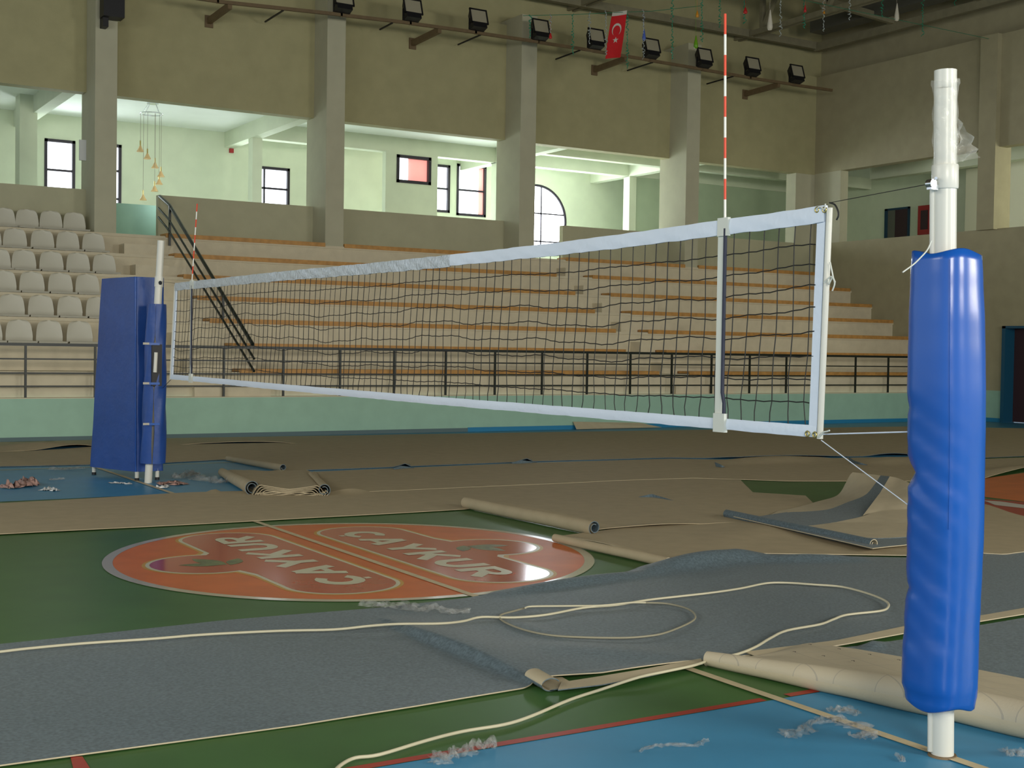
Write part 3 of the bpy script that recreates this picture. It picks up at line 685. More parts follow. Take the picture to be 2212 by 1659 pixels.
# headline cable, lower ropes
cordthing('net_headline_cable', [on(0, NX, 1792, 438), Vector((-0.145, PY0, 2.285))], 0.0016, M['cord'], 'thin dark cable running from the net corner to the post pulley', 'cable')
cordthing('tension_rope', [on(0, NX, 1778, 938), on(1, PY0+0.06, 1990, 932)], 0.0035, M['whitetape'], 'white rope tied level from the lower net corner to the padded post', 'rope')
cordthing('slack_rope', [on(0, NX, 1774, 951), on(1, PY0+0.02, 1996, 1116)], 0.0022, M['whitetape'], 'thin white rope slanting down from the lower net corner', 'rope')
# blue pad round the post
pad = empty('post_pad', (0, PY0, 0.2), 'bright blue vinyl foam pad wrapped round the white post', 'post pad')
rows_ = [(548, 1977, 2114), (600, 1974, 2116), (700, 1970, 2119), (780, 1968, 2120), (850, 1967, 2121), (930, 1968, 2121), (985, 1968, 2120), (1040, 1968, 2119), (1100, 1967, 2118), (1150, 1966, 2117), (1230, 1965, 2114), (1300, 1962, 2111), (1360, 1960, 2108), (1420, 1955, 2106), (1480, 1954, 2104), (1497, 1960, 2103), (1518, 1962, 2098)]
mb = MB(); P = []; NK = 56
rgt = Vector((math.cos(YAW), -math.sin(YAW), 0))
view = Vector((0-CAM.x, PY0-CAM.y, 0)).normalized(); sidev = Vector((view.y, -view.x, 0))
def plan(a):
    """rounded square plan, corner turned to the viewer; unit half diagonal"""
    c, s = math.cos(a), math.sin(a); p = 2.9
    r = (abs(c)**p+abs(s)**p)**(-1/p)
    return r*c, r*s
ext = max(abs(plan(2*PI*k/360)[0]*sidev.x+plan(2*PI*k/360)[1]*sidev.y) for k in range(360))
fine = []
for i in range(len(rows_)-1):
    (ya, la, ra), (yb, lb, rb) = rows_[i], rows_[i+1]; m_ = max(2, int((yb-ya)/14))
    for j in range(m_): f = j/m_; f2 = f*f*(3-2*f); fine.append((lerp(ya, yb, f), lerp(la, lb, f2), lerp(ra, rb, f2)))
fine.append(rows_[-1])
for (yy, l, r) in fine:
    pl_ = on(1, PY0, l, yy); pr_ = on(1, PY0, r, yy)
    # width across the sight line at the post's distance
    d = (Vector((0, PY0, 0))-Vector((CAM.x, CAM.y, 0))).length*math.cos(math.atan2(sidev.dot(rgt), 1)*0)
    zc = on(1, PY0, (l+r)/2, yy)[2]
    hw = (r-l)/2/F*5.47; cx = on(1, PY0, (l+r)/2, yy)[0]
    row = []
    for k in range(NK):
        a = 2*PI*k/NK; px_, py_ = plan(a)
        lf = max(0, math.cos(a-PI)); fold = math.exp(-((zc-1.12)/0.22)**2)+0.6*math.exp(-((zc-0.62)/0.3)**2)
        wr = 0.0006*math.sin(3*a-zc*9)+lf*fold*0.0030*math.sin(zc*60+5*a)
        side = -(px_*sidev.x+py_*sidev.y)/ext
        seam = -max(0, side)**5*(0.030*math.exp(-((yy-1022)/20)**2)+0.014*math.exp(-((yy-1274)/14)**2)+0.008*math.exp(-((yy-880)/14)**2))
        s = hw/ext+wr+seam
        row.append((cx+px_*s, PY0+py_*s, zc+(0.010*math.sin(3*a+1) if yy in (rows_[0][0], rows_[-1][0]) else 0)))
    row.append(row[0]); P.append(row)
# rolled-in rims at top and bottom so the pad reads as thick foam
def shrink(row, f, dz): c = Vector((sum(p[0] for p in row[:-1])/NK, sum(p[1] for p in row[:-1])/NK, 0)); return [(c.x+(p[0]-c.x)*f, c.y+(p[1]-c.y)*f, p[2]+dz) for p in row]
P = [shrink(P[0], 0.46, -0.03), shrink(P[0], 0.60, -0.002), shrink(P[0], 0.93, 0.004)]+P+[shrink(P[-1], 0.93, -0.008), shrink(P[-1], 0.60, -0.006), shrink(P[-1], 0.46, 0.03)]
mb.grid(P); mb.build('vinyl_cover', M['padblue'], pad)
ca = 2*PI*0.0
corner = max(range(NK), key=lambda k: -(P[20][k][0]*view.x+P[20][k][1]*view.y))
mb = MB(); mb.tube([Vector(P[i][corner])+Vector((-0.0005, -0.001, 0)) for i in range(4, len(P)//2+6)], 0.0022, 6); mb.build('corner_seam', M['padblue'], pad)
cordthing('pad_lace', smooth([on(1, PY0-0.06, x, y) for x, y in [(2012, 520), (2003, 540), (1985, 560), (1972, 572), (1950, 588)]]), 0.003, M['sleeve'], None, None, pad)

# ================================================================== FAR POST, its pad and the referee stand
FY = 5.88
fb_ = on(1, FY, 320, 1040); ft = on(1, FY, 348, 520)
def fp(z): return Vector((lerp(fb_[0], ft[0], z/ft[2]), FY, z))
fpost = empty('volleyball_post', (fb_[0], FY, 0), 'leaning white post at the far net end, in front of the blue stand', 'post')
mb = MB(); mb.tube([fp(0.0), fp(2.28)], 0.043, 20); mb.build('lower_tube', M['white'], fpost)
mb = MB(); mb.tube([fp(2.28), fp(2.40)], 0.050, 20); mb.build('collar', M['white'], fpost)
mb = MB(); mb.tube([fp(2.40), fp(ft[2])], 0.041, 20); mb.build('upper_tube', M['white'], fpost)
mb = MB(); mb.tube([on(1, FY-0.06, 346, 611)+Vector((0, -0.012*math.cos(0), 0)), on(1, FY-0.075, 346, 611)], 0.024, 12); mb.build('pulley', M['black'], fpost)
mb = MB(); p = on(1, FY-0.10, 338, 785); mb.box((p[0]-0.06, FY-0.13, p[2]-0.26), (p[0]+0.055, FY-0.05, p[2]+0.22)); mb.build('winch', M['black'], fpost)
mb = MB(); p = on(1, FY-0.14, 335, 780); mb.tube([(p[0], FY-0.14, p[2]-0.13), (p[0]+0.01, FY-0.14, p[2]+0.10)], 0.022, 10); mb.build('winch_handle', M['white'], fpost)
cordthing('net_headline_cable', [on(0, NX, 381, 612), fp(2.34)+Vector((0, -0.05, 0))], 0.0016, M['cord'], 'thin cable from the net to the leaning post', 'cable')
cordthing('tension_rope', [on(0, NX, 369, 820), on(1, FY-0.08, 352, 838)], 0.003, M['cord'], 'short dark rope from the lower net corner to the leaning post', 'rope')
fpad = empty('post_pad', (fb_[0], FY, 0.25), 'dark blue vinyl pad with a slit opening laced round the leaning post', 'post pad')
mb = MB(); P = []
for i in range(41):
    yy = lerp(657, 1000, i/40); l, r = lerp(319, 306, i/40), lerp(357, 342 if False else 356, i/40)
    c = on(1, FY, (l+r)/2, yy); hw = (r-l)/2/F*16.2; row = []
    # opening on the viewer's side between the two flaps
    zz = i/40
    gap = 0.02+0.50*math.exp(-((yy-785)/45)**4)+0.22*math.exp(-((yy-935)/50)**2)
    a0 = -PI/2-0.62+gap*0.5
    for k in range(33):
        a = (a0+PI*2-(gap))*0 + (-PI/2-0.35)+gap/2+(2*PI-gap)*k/32
        rr_ = hw*(1+0.05*math.sin(5*a+yy*0.05))
        row.append((c[0]+rr_*math.cos(a), FY+min(rr_, 0.135)*math.sin(a), c[2]))
    P.append(row)
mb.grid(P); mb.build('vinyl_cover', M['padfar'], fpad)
for yy in (742, 828, 916):
    c0 = on(1, FY-0.15, 309, yy); c1 = on(1, FY-0.15, 345, yy+1)
    mb = MB(); mb.box((c0[0], FY-0.155, c0[2]-0.012), (c0[0]+0.07, FY-0.145, c0[2]+0.012)); mb.build('strap', M['smear'], fpad)
    mb = MB(); mb.box((c0[0]+0.07, FY-0.150, c0[2]-0.016), (c1[0], FY-0.142, c0[2]+0.010)); mb.build('strap', M['padblue'], fpad)

rs = empty('referee_stand', (0, 6.3, 0), 'tall referee stand fully enclosed in dark blue padding on short white legs', 'referee stand')
Cb = on(1, 6.13, 294, 1022); Ct = on(1, 6.13, 293, 600); Lb = on(1, 7.0, 192, 1005); Lt = on(1, 7.0, 217, 601); Rb = on(1, 6.16, 355, 1020); Rt_ = on(1, 6.16, 357, 600)
zb, ztt = 0.11, 2.40
def quad(C, L, R, z):
    C = Vector((C[0], C[1], z)); L = Vector((L[0], L[1], z)); R = Vector((R[0], R[1], z)); B = L+R-C+Vector((0.0, 0, 0))
    return [C, R, B, L]
def rounded(q, r=0.045, n=5):
    out = []
    for i in range(4):
        p = q[i]; a = (q[i-1]-p).normalized(); b = (q[(i+1) % 4]-p).normalized()
        for k in range(n+1):
            t = k/n; out.append(p+a*r*(1-t)**2+b*r*t**2)
    return out
mb = MB(); P = []
for i in range(25):
    t = i/24; z = lerp(zb, ztt, t)
    q = quad(Vector(Cb).lerp(Ct, t), Vector(Lb).lerp(Lt, t), Vector(Rb).lerp(Rt_, t), z)
    rr = rounded(q); c = sum(rr, Vector())/len(rr)
    rr = [c+(p-c)*(1+0.006*math.sin(z*7+k*0.9)) for k, p in enumerate(rr)]; rr = [Vector((p.x, p.y, z)) for p in rr]; rr.append(rr[0]); P.append(rr)
mb.grid(P); 
top = P[-1]; c = sum(top[:-1], Vector())/(len(top)-1)
mb.grid([top, [Vector((c.x+(p.x-c.x)*0.8, c.y+(p.y-c.y)*0.8, ztt+0.006)) for p in top]]); mb.add([Vector((c.x+(p.x-c.x)*0.8, c.y+(p.y-c.y)*0.8, ztt+0.006)) for p in top[:-1]], [tuple(range(len(top)-1))])
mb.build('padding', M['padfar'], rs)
mb = MB(); mb.tube([P[i][2]+Vector((-0.002, -0.004, 0)) for i in range(25)], 0.008, 6); mb.build('corner_welt', M['padblue'], rs)
for (x, y, nm) in [(202, 1027, 'a'), (295, 1040, 'b'), (339, 1038, 'c')]:
    p = FL(x, y)
    p.y += 0.06; p.x += 0.02
    mb = MB(); mb.tube([(p.x, p.y, 0.03), (p.x, p.y, 0.16)], 0.024, 12); lg = mb.build('leg', M['white'], rs)
    mb = MB(); mb.tube([(p.x, p.y, 0.0025), (p.x, p.y, 0.035)], 0.027, 12); mb.build('rubber_foot', M['black'], lg)

# ================================================================== CARPETS LAID AND ROLLED ON THE FLOOR
def resample(pts, n):
    pts = [Vector((p[0], p[1])) for p in pts]; L = [0]
    for a, b in zip(pts[:-1], pts[1:]): L.append(L[-1]+(b-a).length)
    out = []
    for i in range(n+1):
        d = L[-1]*i/n; k = 0
        while k < len(L)-2 and L[k+1] < d: k += 1
        f = (d-L[k])/max(1e-9, L[k+1]-L[k]); out.append(pts[k].lerp(pts[k+1], f))
    return out
def sheet(name, label, top, bot, mt, mbk, z0=0.008, ridges=(), nu=140, nv=16, group=None, parent=None, th=0.006, cat='carpet', wave=0.0015):
    def ext(pl_):                                     # strips run on past the edges of the view
        pl_ = list(pl_)
        if pl_[-1][0] > 2240: a_, b_ = pl_[-2], pl_[-1]; k_ = (b_[1]-a_[1])/(b_[0]-a_[0])*0.5; pl_.append((b_[0]+420, b_[1]+k_*420))
        if pl_[0][0] < -30: a_, b_ = pl_[1], pl_[0]; k_ = (b_[1]-a_[1])/(b_[0]-a_[0])*0.5; pl_.insert(0, (b_[0]-420, b_[1]-k_*420))
        return pl_
    T = resample(ext(top), nu); B = resample(ext(bot), nu)
    RG = [(FL(*g[0]).xy, FL(*g[1]).xy, g[2], g[3], g[4] if len(g) > 4 else g[2]) for g in ridges]
    P = []
    for i in range(nu+1):
        a = FL(*T[i]); b = FL(*B[i]); row = []
        for j in range(nv+1):
            p = a.lerp(b, j/nv); p.y = min(p.y, YW-0.03); z = z0+wave*math.sin(p.x*3.1+p.y*1.7)*math.sin(p.y*4.3+1)+wave
            for A, C, w, hh, w2 in RG:
                d = C-A; t = (p.xy-A).dot(d)/d.length_squared; tc = min(1, max(0, t)); q = A+d*tc
                dist = (p.xy-q).length; sd_ = d.x*(p.y-A.y)-d.y*(p.x-A.x); w_ = w if sd_ < 0 else w2; tp = math.sin(PI*min(1, max(0, (t+0.15)/1.3)))
                z += hh*math.exp(-(dist/w_)**2)*max(0.0, tp)
            row.append(Vector((p.x, p.y, z)))
        P.append(row)
    mb = MB(); mb.grid(P, 0); mb.grid([[v-Vector((0, 0, th)) for v in r] for r in P], 1, flip=True)
    edge = [P[i][0] for i in range(nu+1)]+[P[nu][j] for j in range(1, nv+1)]+[P[i][nv] for i in range(nu-1, -1, -1)]+[P[0][j] for j in range(nv-1, 0, -1)]
    edge.append(edge[0]); mb.grid([edge, [v-Vector((0, 0, th)) for v in edge]], 1, smooth=False)
    o = mb.build(name, [mt, mbk], parent)
    if parent is None: tag(o, label, cat, group)
    return o
def spiral_roll(p0, p1, r0, r1, turns, name, m, parent, flat_=0.0, th=0.007, n=60, start=-PI/2, sgn=1, m2=None, squash=1.0):
    """loosely rolled carpet edge from floor point p0 to p1: the section is a spiral; both faces have their own colour"""
    p0 = Vector(p0); p1 = Vector(p1); d = (p1-p0); d.z = 0; d.normalize(); s = Vector((d.y, -d.x, 0))*sgn
    NS = 14; O = []; I = []
    for i in range(NS+1):
        t = i/NS; c = p0.lerp(p1, t); r = lerp(r0, r1, t); ro = []; ri = []
        for k in range(n+1):
            a = start-2*PI*turns*k/n; q = r*(1-0.55*k/n)
            wob = 1+0.03*math.sin(t*9+a)
            for lst, qq in ((ro, q), (ri, q-th)):
                lst.append(c+s*(qq*math.cos(a)*wob)+Vector((0, 0, max(0.004, r*squash+0.004+qq*squash*math.sin(a)*wob))))
        O.append(ro); I.append(ri)
    mb = MB(); mb.grid(O, 0); mb.grid(I, 1, flip=True)
    for i in (0, NS): mb.grid([O[i], I[i]], 1, smooth=False)
    mb.grid([[O[i][-1] for i in range(NS+1)], [I[i][-1] for i in range(NS+1)]], 1, smooth=False)
    return mb.build(name, [m, m2 or M['back2']], parent)

CG = 'carpet strips spread over the court'
B_, B2, CB = M['back'], M['back2'], M['carpet']
seam_a = [(-60, 980), (80, 975), (190, 967), (470, 960), (600, 958), (690, 962), (1200, 957), (1975, 951), (2260, 958)]
sheet('carpet_strip', 'beige underside of the carpet strip laid along the mint wall', [(-60, 955), (400, 947), (1230, 934), (1975, 922), (2260, 927)], seam_a, B_, B_, 0.010,
      [((430, 966), (620, 962), 0.4, 0.13), ((-10, 972), (190, 967), 0.35, 0.09)], 200, 12)
sheet('carpet_strip', 'beige carpet strip second from the mint wall, ending at the blue floor', seam_a, [(-60, 1011), (350, 1002), (490, 994), (618, 1019), (860, 1010), (1130, 999), (1450, 990), (1600, 992), (1975, 985), (2125, 990), (2260, 985)], B_, CB, 0.012,
      [((1560, 991), (1790, 986), 0.30, 0.05), ((1125, 998), (1145, 999), 0.12, 0.05), ((860, 1009), (880, 1009), 0.10, 0.05), ((1870, 985), (1960, 984), 0.3, 0.05)], 240, 12)
sheet('carpet_strip', 'wide beige carpet strip between the folded bundle and the second strip', [(660, 1022), (860, 1013), (1130, 1002), (1450, 992.5), (1600, 995), (1975, 988), (2125, 993), (2260, 988)],
      [(690, 1068), (1000, 1055), (1330, 1040), (1500, 1034), (1700, 1041), (1975, 1041), (2120, 1036), (2260, 1008)], B_, B_, 0.011, [((1560, 1001), (1780, 993), 0.25, 0.07), ((1860, 1000), (1975, 997), 0.25, 0.07), ((2110, 1030), (2250, 1008), 0.25, 0.05)], 220, 14)
sheet('carpet_strip', 'beige carpet strip crossing just behind the orange circle', [(-60, 1094), (130, 1083), (400, 1067), (560, 1062), (690, 1070), (1000, 1057), (1330, 1041.5), (1500, 1035.5), (1600, 1040)],
      [(-60, 1160), (270, 1143), (555, 1128), (1000, 1103), (1060, 1098), (1330, 1088), (1500, 1082), (1640, 1080)], B_, B_, 0.014, [((455, 1064), (470, 1064), 0.12, 0.04), ((700, 1067), (790, 1066), 0.12, 0.05)], 200, 14)
# rolled edge of the second strip, beside the blue floor
c1 = empty('carpet_roll', FL(560, 1005), 'small curled carpet edge rising beside the blue floor', 'carpet')
spiral_roll(FL(492, 996), FL(612, 1020), 0.04, 0.055, 1.25, 'curl', B_, c1, m2=CB, sgn=-1, start=-PI/2)
# folded bundle with layered end
c2 = empty('carpet_bundle', FL(580, 1045), 'loosely folded beige carpet bundle with layered wavy end facing the court', 'carpet')
A0, A1 = FL(478, 1024), FL(678, 1024); E0, E1 = FL(545, 1072), FL(703, 1074)
def bundle():
    mb = MB(); layers = 4; n = 72; O = []
    def section(t, l, k):
        """closed-ended S fold: k along the width 0..1, l = layer"""
        a = A0.lerp(E0, t); b = A1.lerp(E1, t); w = (b-a)
        h = lerp(0.05, 0.13, t); ins = 0.035*l
        u = k
        sag = 1-0.55*math.sin(PI*u)
        hh = (h-0.022*l)*(0.55+0.45*abs(2*u-1)**1.2)
        return a+w*(ins+(1-2*ins)*u), hh
    for l in range(layers):
        sec = []
        for i in range(11):
            t = i/10; row = []
            for q in range(n+1):
                s_ = q/n
                if s_ < 0.44: u = s_/0.44; p, hh = section(t, l, u); z = 0.012+hh*math.sin(min(1, (u*8))*PI/2)*math.sin(min(1, (1-u)*8)*PI/2)+0.02*l*0
                elif s_ < 0.56:
                    f = (s_-0.44)/0.12; p, hh = section(t, l, 1.0); p = p+(E1-E0).normalized()*0.03*math.sin(PI*f); z = 0.012+hh*0.5*(1-f)
                else: u = 1-(s_-0.56)/0.44; p, hh = section(t, l, u); z = 0.010+0.010*l+0.012*math.sin(u*7+l)**2
                row.append(Vector((p.x, p.y, z)))
            sec.append(row)
        mb.grid(sec, 0); mb.grid([[v-Vector((0, 0, 0.009)) for v in r] for r in sec], 1, flip=True)
        mb.grid([sec[-1], [v-Vector((0, 0, 0.009)) for v in sec[-1]]], 2, smooth=False)
    return mb.build('folded_layers', [B_, CB, B_], c2)
bundle()
spiral_roll(FL(480, 1030), FL(545, 1071), 0.055, 0.085, 1.9, 'inner_roll', B_, c2, m2=CB, sgn=-1)
spiral_roll(FL(672, 1036), FL(700, 1074), 0.05, 0.075, 1.6, 'inner_roll', B_, c2, m2=CB, sgn=1)

# upper sheet with a rolled front edge
c3 = sheet('carpet_strip', 'beige carpet with a thick rolled edge pointing at the orange circle', [(1008, 1088), (1180, 1084), (1290, 1083), (1400, 1070), (1600, 1066), (1740, 1075)],
      [(1290, 1150), (1380, 1145), (1500, 1137), (1600, 1132), (1700, 1128), (1790, 1122)], B_, B_, 0.022, [((1300, 1148), (1500, 1138), 0.10, 0.022), ((1040, 1090), (1290, 1142), 0.14, 0.06)], 120, 24)
spiral_roll(FL(1006, 1099), FL(1284, 1158), 0.062, 0.070, 1.6, 'rolled_edge', B_, c3, m2=CB, sgn=-1)
c4 = sheet('carpet_strip', 'beige carpet with a thin rolled edge crossing over the circle rim', [(1205, 1163), (1290, 1152), (1495, 1124), (1700, 1112), (1960, 1110), (2140, 1100)],
      [(1450, 1224), (1520, 1214), (1650, 1200), (1800, 1202), (1965, 1204), (2110, 1198)], B_, B2, 0.018, [((1230, 1168), (1440, 1218), 0.10, 0.04), ((1540, 1180), (1700, 1130), 0.3, 0.02)], 130, 24)
spiral_roll(FL(1199, 1172), FL(1444, 1228), 0.038, 0.045, 1.3, 'rolled_edge', B_, c4, m2=B2, sgn=-1)
sheet('carpet_strip', 'beige carpet corner reaching past the padded post toward the orange key', [(2090, 1085), (2135, 1094), (2180, 1110), (2260, 1132)], [(2080, 1198), (2110, 1199), (2170, 1202), (2260, 1190)], B_, B2, 0.018, (), 50, 20)

def lifted(parent, base, top, m='carpet'):  # dark flap standing for the shade in the gap under a raised edge
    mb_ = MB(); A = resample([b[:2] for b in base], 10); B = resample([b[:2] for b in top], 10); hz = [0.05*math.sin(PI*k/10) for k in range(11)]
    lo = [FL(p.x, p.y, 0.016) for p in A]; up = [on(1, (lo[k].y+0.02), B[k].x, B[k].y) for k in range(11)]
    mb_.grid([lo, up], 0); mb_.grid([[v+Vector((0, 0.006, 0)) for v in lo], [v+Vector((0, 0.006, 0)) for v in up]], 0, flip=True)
    return mb_.build('gap_shade_flap', M[m], parent)
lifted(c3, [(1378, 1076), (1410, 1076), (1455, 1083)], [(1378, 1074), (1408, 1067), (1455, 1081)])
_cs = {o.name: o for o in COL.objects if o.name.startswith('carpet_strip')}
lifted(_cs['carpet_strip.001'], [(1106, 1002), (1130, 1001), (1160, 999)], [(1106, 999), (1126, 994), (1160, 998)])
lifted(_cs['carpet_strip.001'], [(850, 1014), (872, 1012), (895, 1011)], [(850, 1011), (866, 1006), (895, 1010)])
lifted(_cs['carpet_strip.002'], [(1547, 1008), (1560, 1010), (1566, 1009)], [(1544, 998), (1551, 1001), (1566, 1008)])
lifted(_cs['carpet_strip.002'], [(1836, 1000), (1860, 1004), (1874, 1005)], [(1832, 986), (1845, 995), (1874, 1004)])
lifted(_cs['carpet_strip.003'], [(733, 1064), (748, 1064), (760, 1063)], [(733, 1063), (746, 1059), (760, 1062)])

# flipped grey carpet with raised corner: (x, y, height) rows
def raised(name, rows, mt, mb_, parent, n=28, mm=14):
    P = []
    nr = len(rows)
    for j in range(mm+1):
        t = j/mm*(nr-1); k = min(int(t), nr-2); f = t-k
        f = f*f*(3-2*f) if nr > 3 else f
        A = resample3(rows[k], n); B = resample3(rows[k+1], n)
        P.append([FLz(a.lerp(b, f)) for a, b in zip(A, B)])
    m = MB(); m.grid(P, 0); m.grid([[v-Vector((0, 0, 0.007)) for v in r] for r in P], 1, flip=True)
    e = P[0]+[r[-1] for r in P[1:]]+P[-1][::-1][1:]+[r[0] for r in P[::-1]][1:]
    m.grid([e, [v-Vector((0, 0, 0.007)) for v in e]], 1, smooth=False)
    return m.build(name, [mt, mb_], parent)
def FLz(p): return on(2, p.z, p.x, p.y)
def resample3(pts, n):
    pts = smooth([Vector(p) for p in pts], 6); L = [0]
    for a, b in zip(pts[:-1], pts[1:]): L.append(L[-1]+(b-a).length)
    out = []
    for i in range(n+1):
        d = L[-1]*i/n; k = 0
        while k < len(L)-2 and L[k+1] < d: k += 1
        out.append(pts[k].lerp(pts[k+1], (d-L[k])/max(1e-9, L[k+1]-L[k])))
    return out
c5 = empty('flipped_carpet', FL(1780, 1150), 'grey carpet flipped over with its pale underside lifted into a peak', 'carpet')
stripeL = [(1650, 1118, .035), (1700, 1107, .04), (1740, 1105, .05), (1790, 1100, .07), (1830, 1085, .11), (1868, 1070, .17), (1888, 1048, .25), (1902, 1027, .33)]
stripeR = [(1722, 1138, .04), (1770, 1133, .045), (1830, 1124, .06), (1862, 1115, .08), (1884, 1092, .13), (1902, 1063, .22), (1914, 1043, .29), (1922, 1029, .34)]
edgeL = [(1680, 1104, .035), (1720, 1096, .04), (1770, 1082, .05), (1800, 1074, .07), (1815, 1064, .11), (1826, 1045, .20), (1836, 1026, .30), (1842, 1020, .33)]
raised('pale_flap', [edgeL, stripeL], B2, CB, c5)
raised('grey_band', [stripeL, stripeR], CB, B2, c5)
edgeR = [(1722, 1139, .045), (1790, 1146, .05), (1880, 1162, .05), (1985, 1158, .05)]
midR = [(1800, 1129, .05), (1870, 1128, .06), (1930, 1130, .07), (2000, 1128, .08)]
m2R = [(1862, 1116, .08), (1900, 1104, .11), (1950, 1100, .13), (2000, 1098, .14)]
m3R = [(1902, 1063, .22), (1930, 1064, .23), (1970, 1072, .23), (2000, 1076, .22)]
topR = [(1922, 1029, .34), (1940, 1033, .33), (1965, 1043, .31), (2000, 1055, .28)]
raised('pale_flap', [edgeR, midR, m2R, m3R, topR], B2, CB, c5, 24, 24)
raised('grey_front', [[(1576, 1113, .05), (1620, 1117, .04), (1660, 1112, .04), (1700, 1106, .05)], [(1640, 1128, .05), (1690, 1130, .04), (1722, 1139, .04), (1790, 1147, .04)], [(1760, 1155, .06), (1830, 1158, .05), (1900, 1160, .045), (1985, 1159, .045)], [(1885, 1184, .07), (1920, 1180, .05), (1960, 1176, .05), (1995, 1170, .05)]], CB, B2, c5, 24, 24)
spiral_roll(FL(1570, 1121), FL(1888, 1190), 0.048, 0.052, 1.4, 'grey_roll', CB, c5, m2=B2, sgn=-1)
spiral_roll(FL(1900, 1189), FL(1990, 1178), 0.02, 0.024, 1.2, 'wavy_edge', B2, c5, m2=B2, sgn=1)

# the big grey blue carpet across the front
front = sheet('carpet_strip', 'big grey blue carpet strip crossing the foreground face up with a long wrinkle', [(-60, 1402), (230, 1371), (480, 1345), (800, 1318), (1000, 1296), (1130, 1276), (1230, 1258), (1500, 1217), (1650, 1201), (1800, 1204), (1965, 1207), (2110, 1201), (2260, 1192)],
      [(-60, 1668), (300, 1618), (640, 1571), (900, 1530), (1130, 1491), (1165, 1478), (1300, 1464), (1500, 1433), (1800, 1398), (1960, 1366), (2120, 1345), (2260, 1318)], CB, B2, 0.010,
      [((1080, 1288), (1420, 1240), 0.09, 0.045), ((1400, 1238), (1640, 1206), 0.13, 0.10), ((1600, 1216), (1860, 1212), 0.10, 0.05), ((845, 1352), (1152, 1480), 0.03, 0.050, 0.28), ((1152, 1480), (1500, 1436), 0.05, 0.018, 0.05), ((1150, 1400), (1480, 1425), 0.16, 0.016), ((1090, 1345), (1210, 1385), 0.10, 0.014)], 420, 110, wave=0.002)
# folded pale edge and loop at the front seam
fold = empty('folded_carpet_edge', FL(1190, 1490), 'pale carpet edge folded into an open loop over the green floor', 'carpet edge')
a = FL(1150, 1483); b = FL(1168, 1500)
mb = MB(); P = []
ctr = FL(1186, 1493); ax = (FL(1240, 1494)-FL(1160, 1502)); ax.z = 0; ax.normalize(); bk = Vector((-ax.y, ax.x, 0))
for i in range(9):
    t = i/8; row = []; row2 = []
    for k in range(41):
        s_ = k/40
        if s_ < 0.75: aa = PI*0.15+PI*1.5*(s_/0.75); L_ = 0.036*math.cos(aa)*1.3; Z_ = 0.033+0.029*math.sin(aa)
        else: f = (s_-0.75)/0.25; L_ = -0.006+0.16*f; Z_ = 0.006+0.004*math.sin(PI*f)
        if s_ < 0.02: pass
        row.append(ctr+ax*L_+bk*(0.20*t*1.0-0.02)+Vector((0, 0, Z_)))
    P.append(row)
mb.grid(P, 0); mb.grid([[v+Vector((0, 0, 0.005)) for v in r] for r in P], 1, flip=True); mb.grid([P[0], [v+Vector((0, 0, 0.005)) for v in P[0]]], 0)
mb.build('loop', [CB, B2], fold)
sheet('edge_strip', None, [(1212, 1483), (1300, 1469), (1400, 1452), (1514, 1431)], [(1205, 1500), (1300, 1488), (1400, 1469), (1518, 1442)], B2, CB, 0.020, (), 40, 4, parent=fold, th=0.005)
sheet('carpet_strip', 'grey blue carpet beyond the pale selvage on the side of the padded post', [(1560, 1435), (1700, 1416), (1860, 1398), (1960, 1383), (2120, 1353), (2260, 1330)], [(1640, 1440), (1760, 1430), (1880, 1438), (1990, 1450), (2120, 1472), (2260, 1500)], CB, B2, 0.008, [((1870, 1398), (1900, 1402), 0.10, 0.03)], 80, 20)
sheet('selvage_strip', 'pale turned back selvage line between the two grey blue carpets', [(1610, 1418), (1720, 1404), (1810, 1392), (1960, 1360), (2120, 1338), (2260, 1313)], [(1640, 1428), (1730, 1417), (1830, 1400), (1965, 1374), (2120, 1350), (2260, 1327)], B2, B2, 0.024, (), 80, 3, cat='carpet edge')

# big pale carpet roll at the front of the post
c6 = empty('carpet_roll', FL(1850, 1530), 'big pale carpet roll with printed grid lying behind the padded post', 'carpet')
gm = mat('printed carpet backing', (0.52, 0.455, 0.33), 0.6, bump=0.1, bscale=120)
nt = gm.node_tree; br = nt.nodes.new('ShaderNodeTexBrick'); tc = nt.nodes.new('ShaderNodeTexCoord'); mp = nt.nodes.new('ShaderNodeMapping')
mp.inputs['Rotation'].default_value = (0, 0, 0.25); nt.links.new(tc.outputs['Object'], mp.inputs['Vector']); nt.links.new(mp.outputs['Vector'], br.inputs['Vector'])
br.offset = 0.0; br.inputs['Scale'].default_value = 1.0; br.inputs['Brick Width'].default_value = 0.20; br.inputs['Row Height'].default_value = 0.20; br.inputs['Mortar Size'].default_value = 0.0025
br.inputs['Color1'].default_value = (0.53, 0.465, 0.335, 1); br.inputs['Color2'].default_value = (0.51, 0.45, 0.325, 1); br.inputs['Mortar'].default_value = (0.40, 0.36, 0.28, 1)
nt.links.new(br.outputs['Color'], nt.nodes['Principled BSDF'].inputs['Base Color'])
r1a = FL(1519, 1441); r1b = FL(2260, 1618)
d_ = (r1b-r1a); d_.z = 0; d_.normalize(); back_ = Vector((-d_.y, d_.x, 0)) if (Vector((-d_.y, d_.x, 0)).y > 0) else Vector((d_.y, -d_.x, 0))
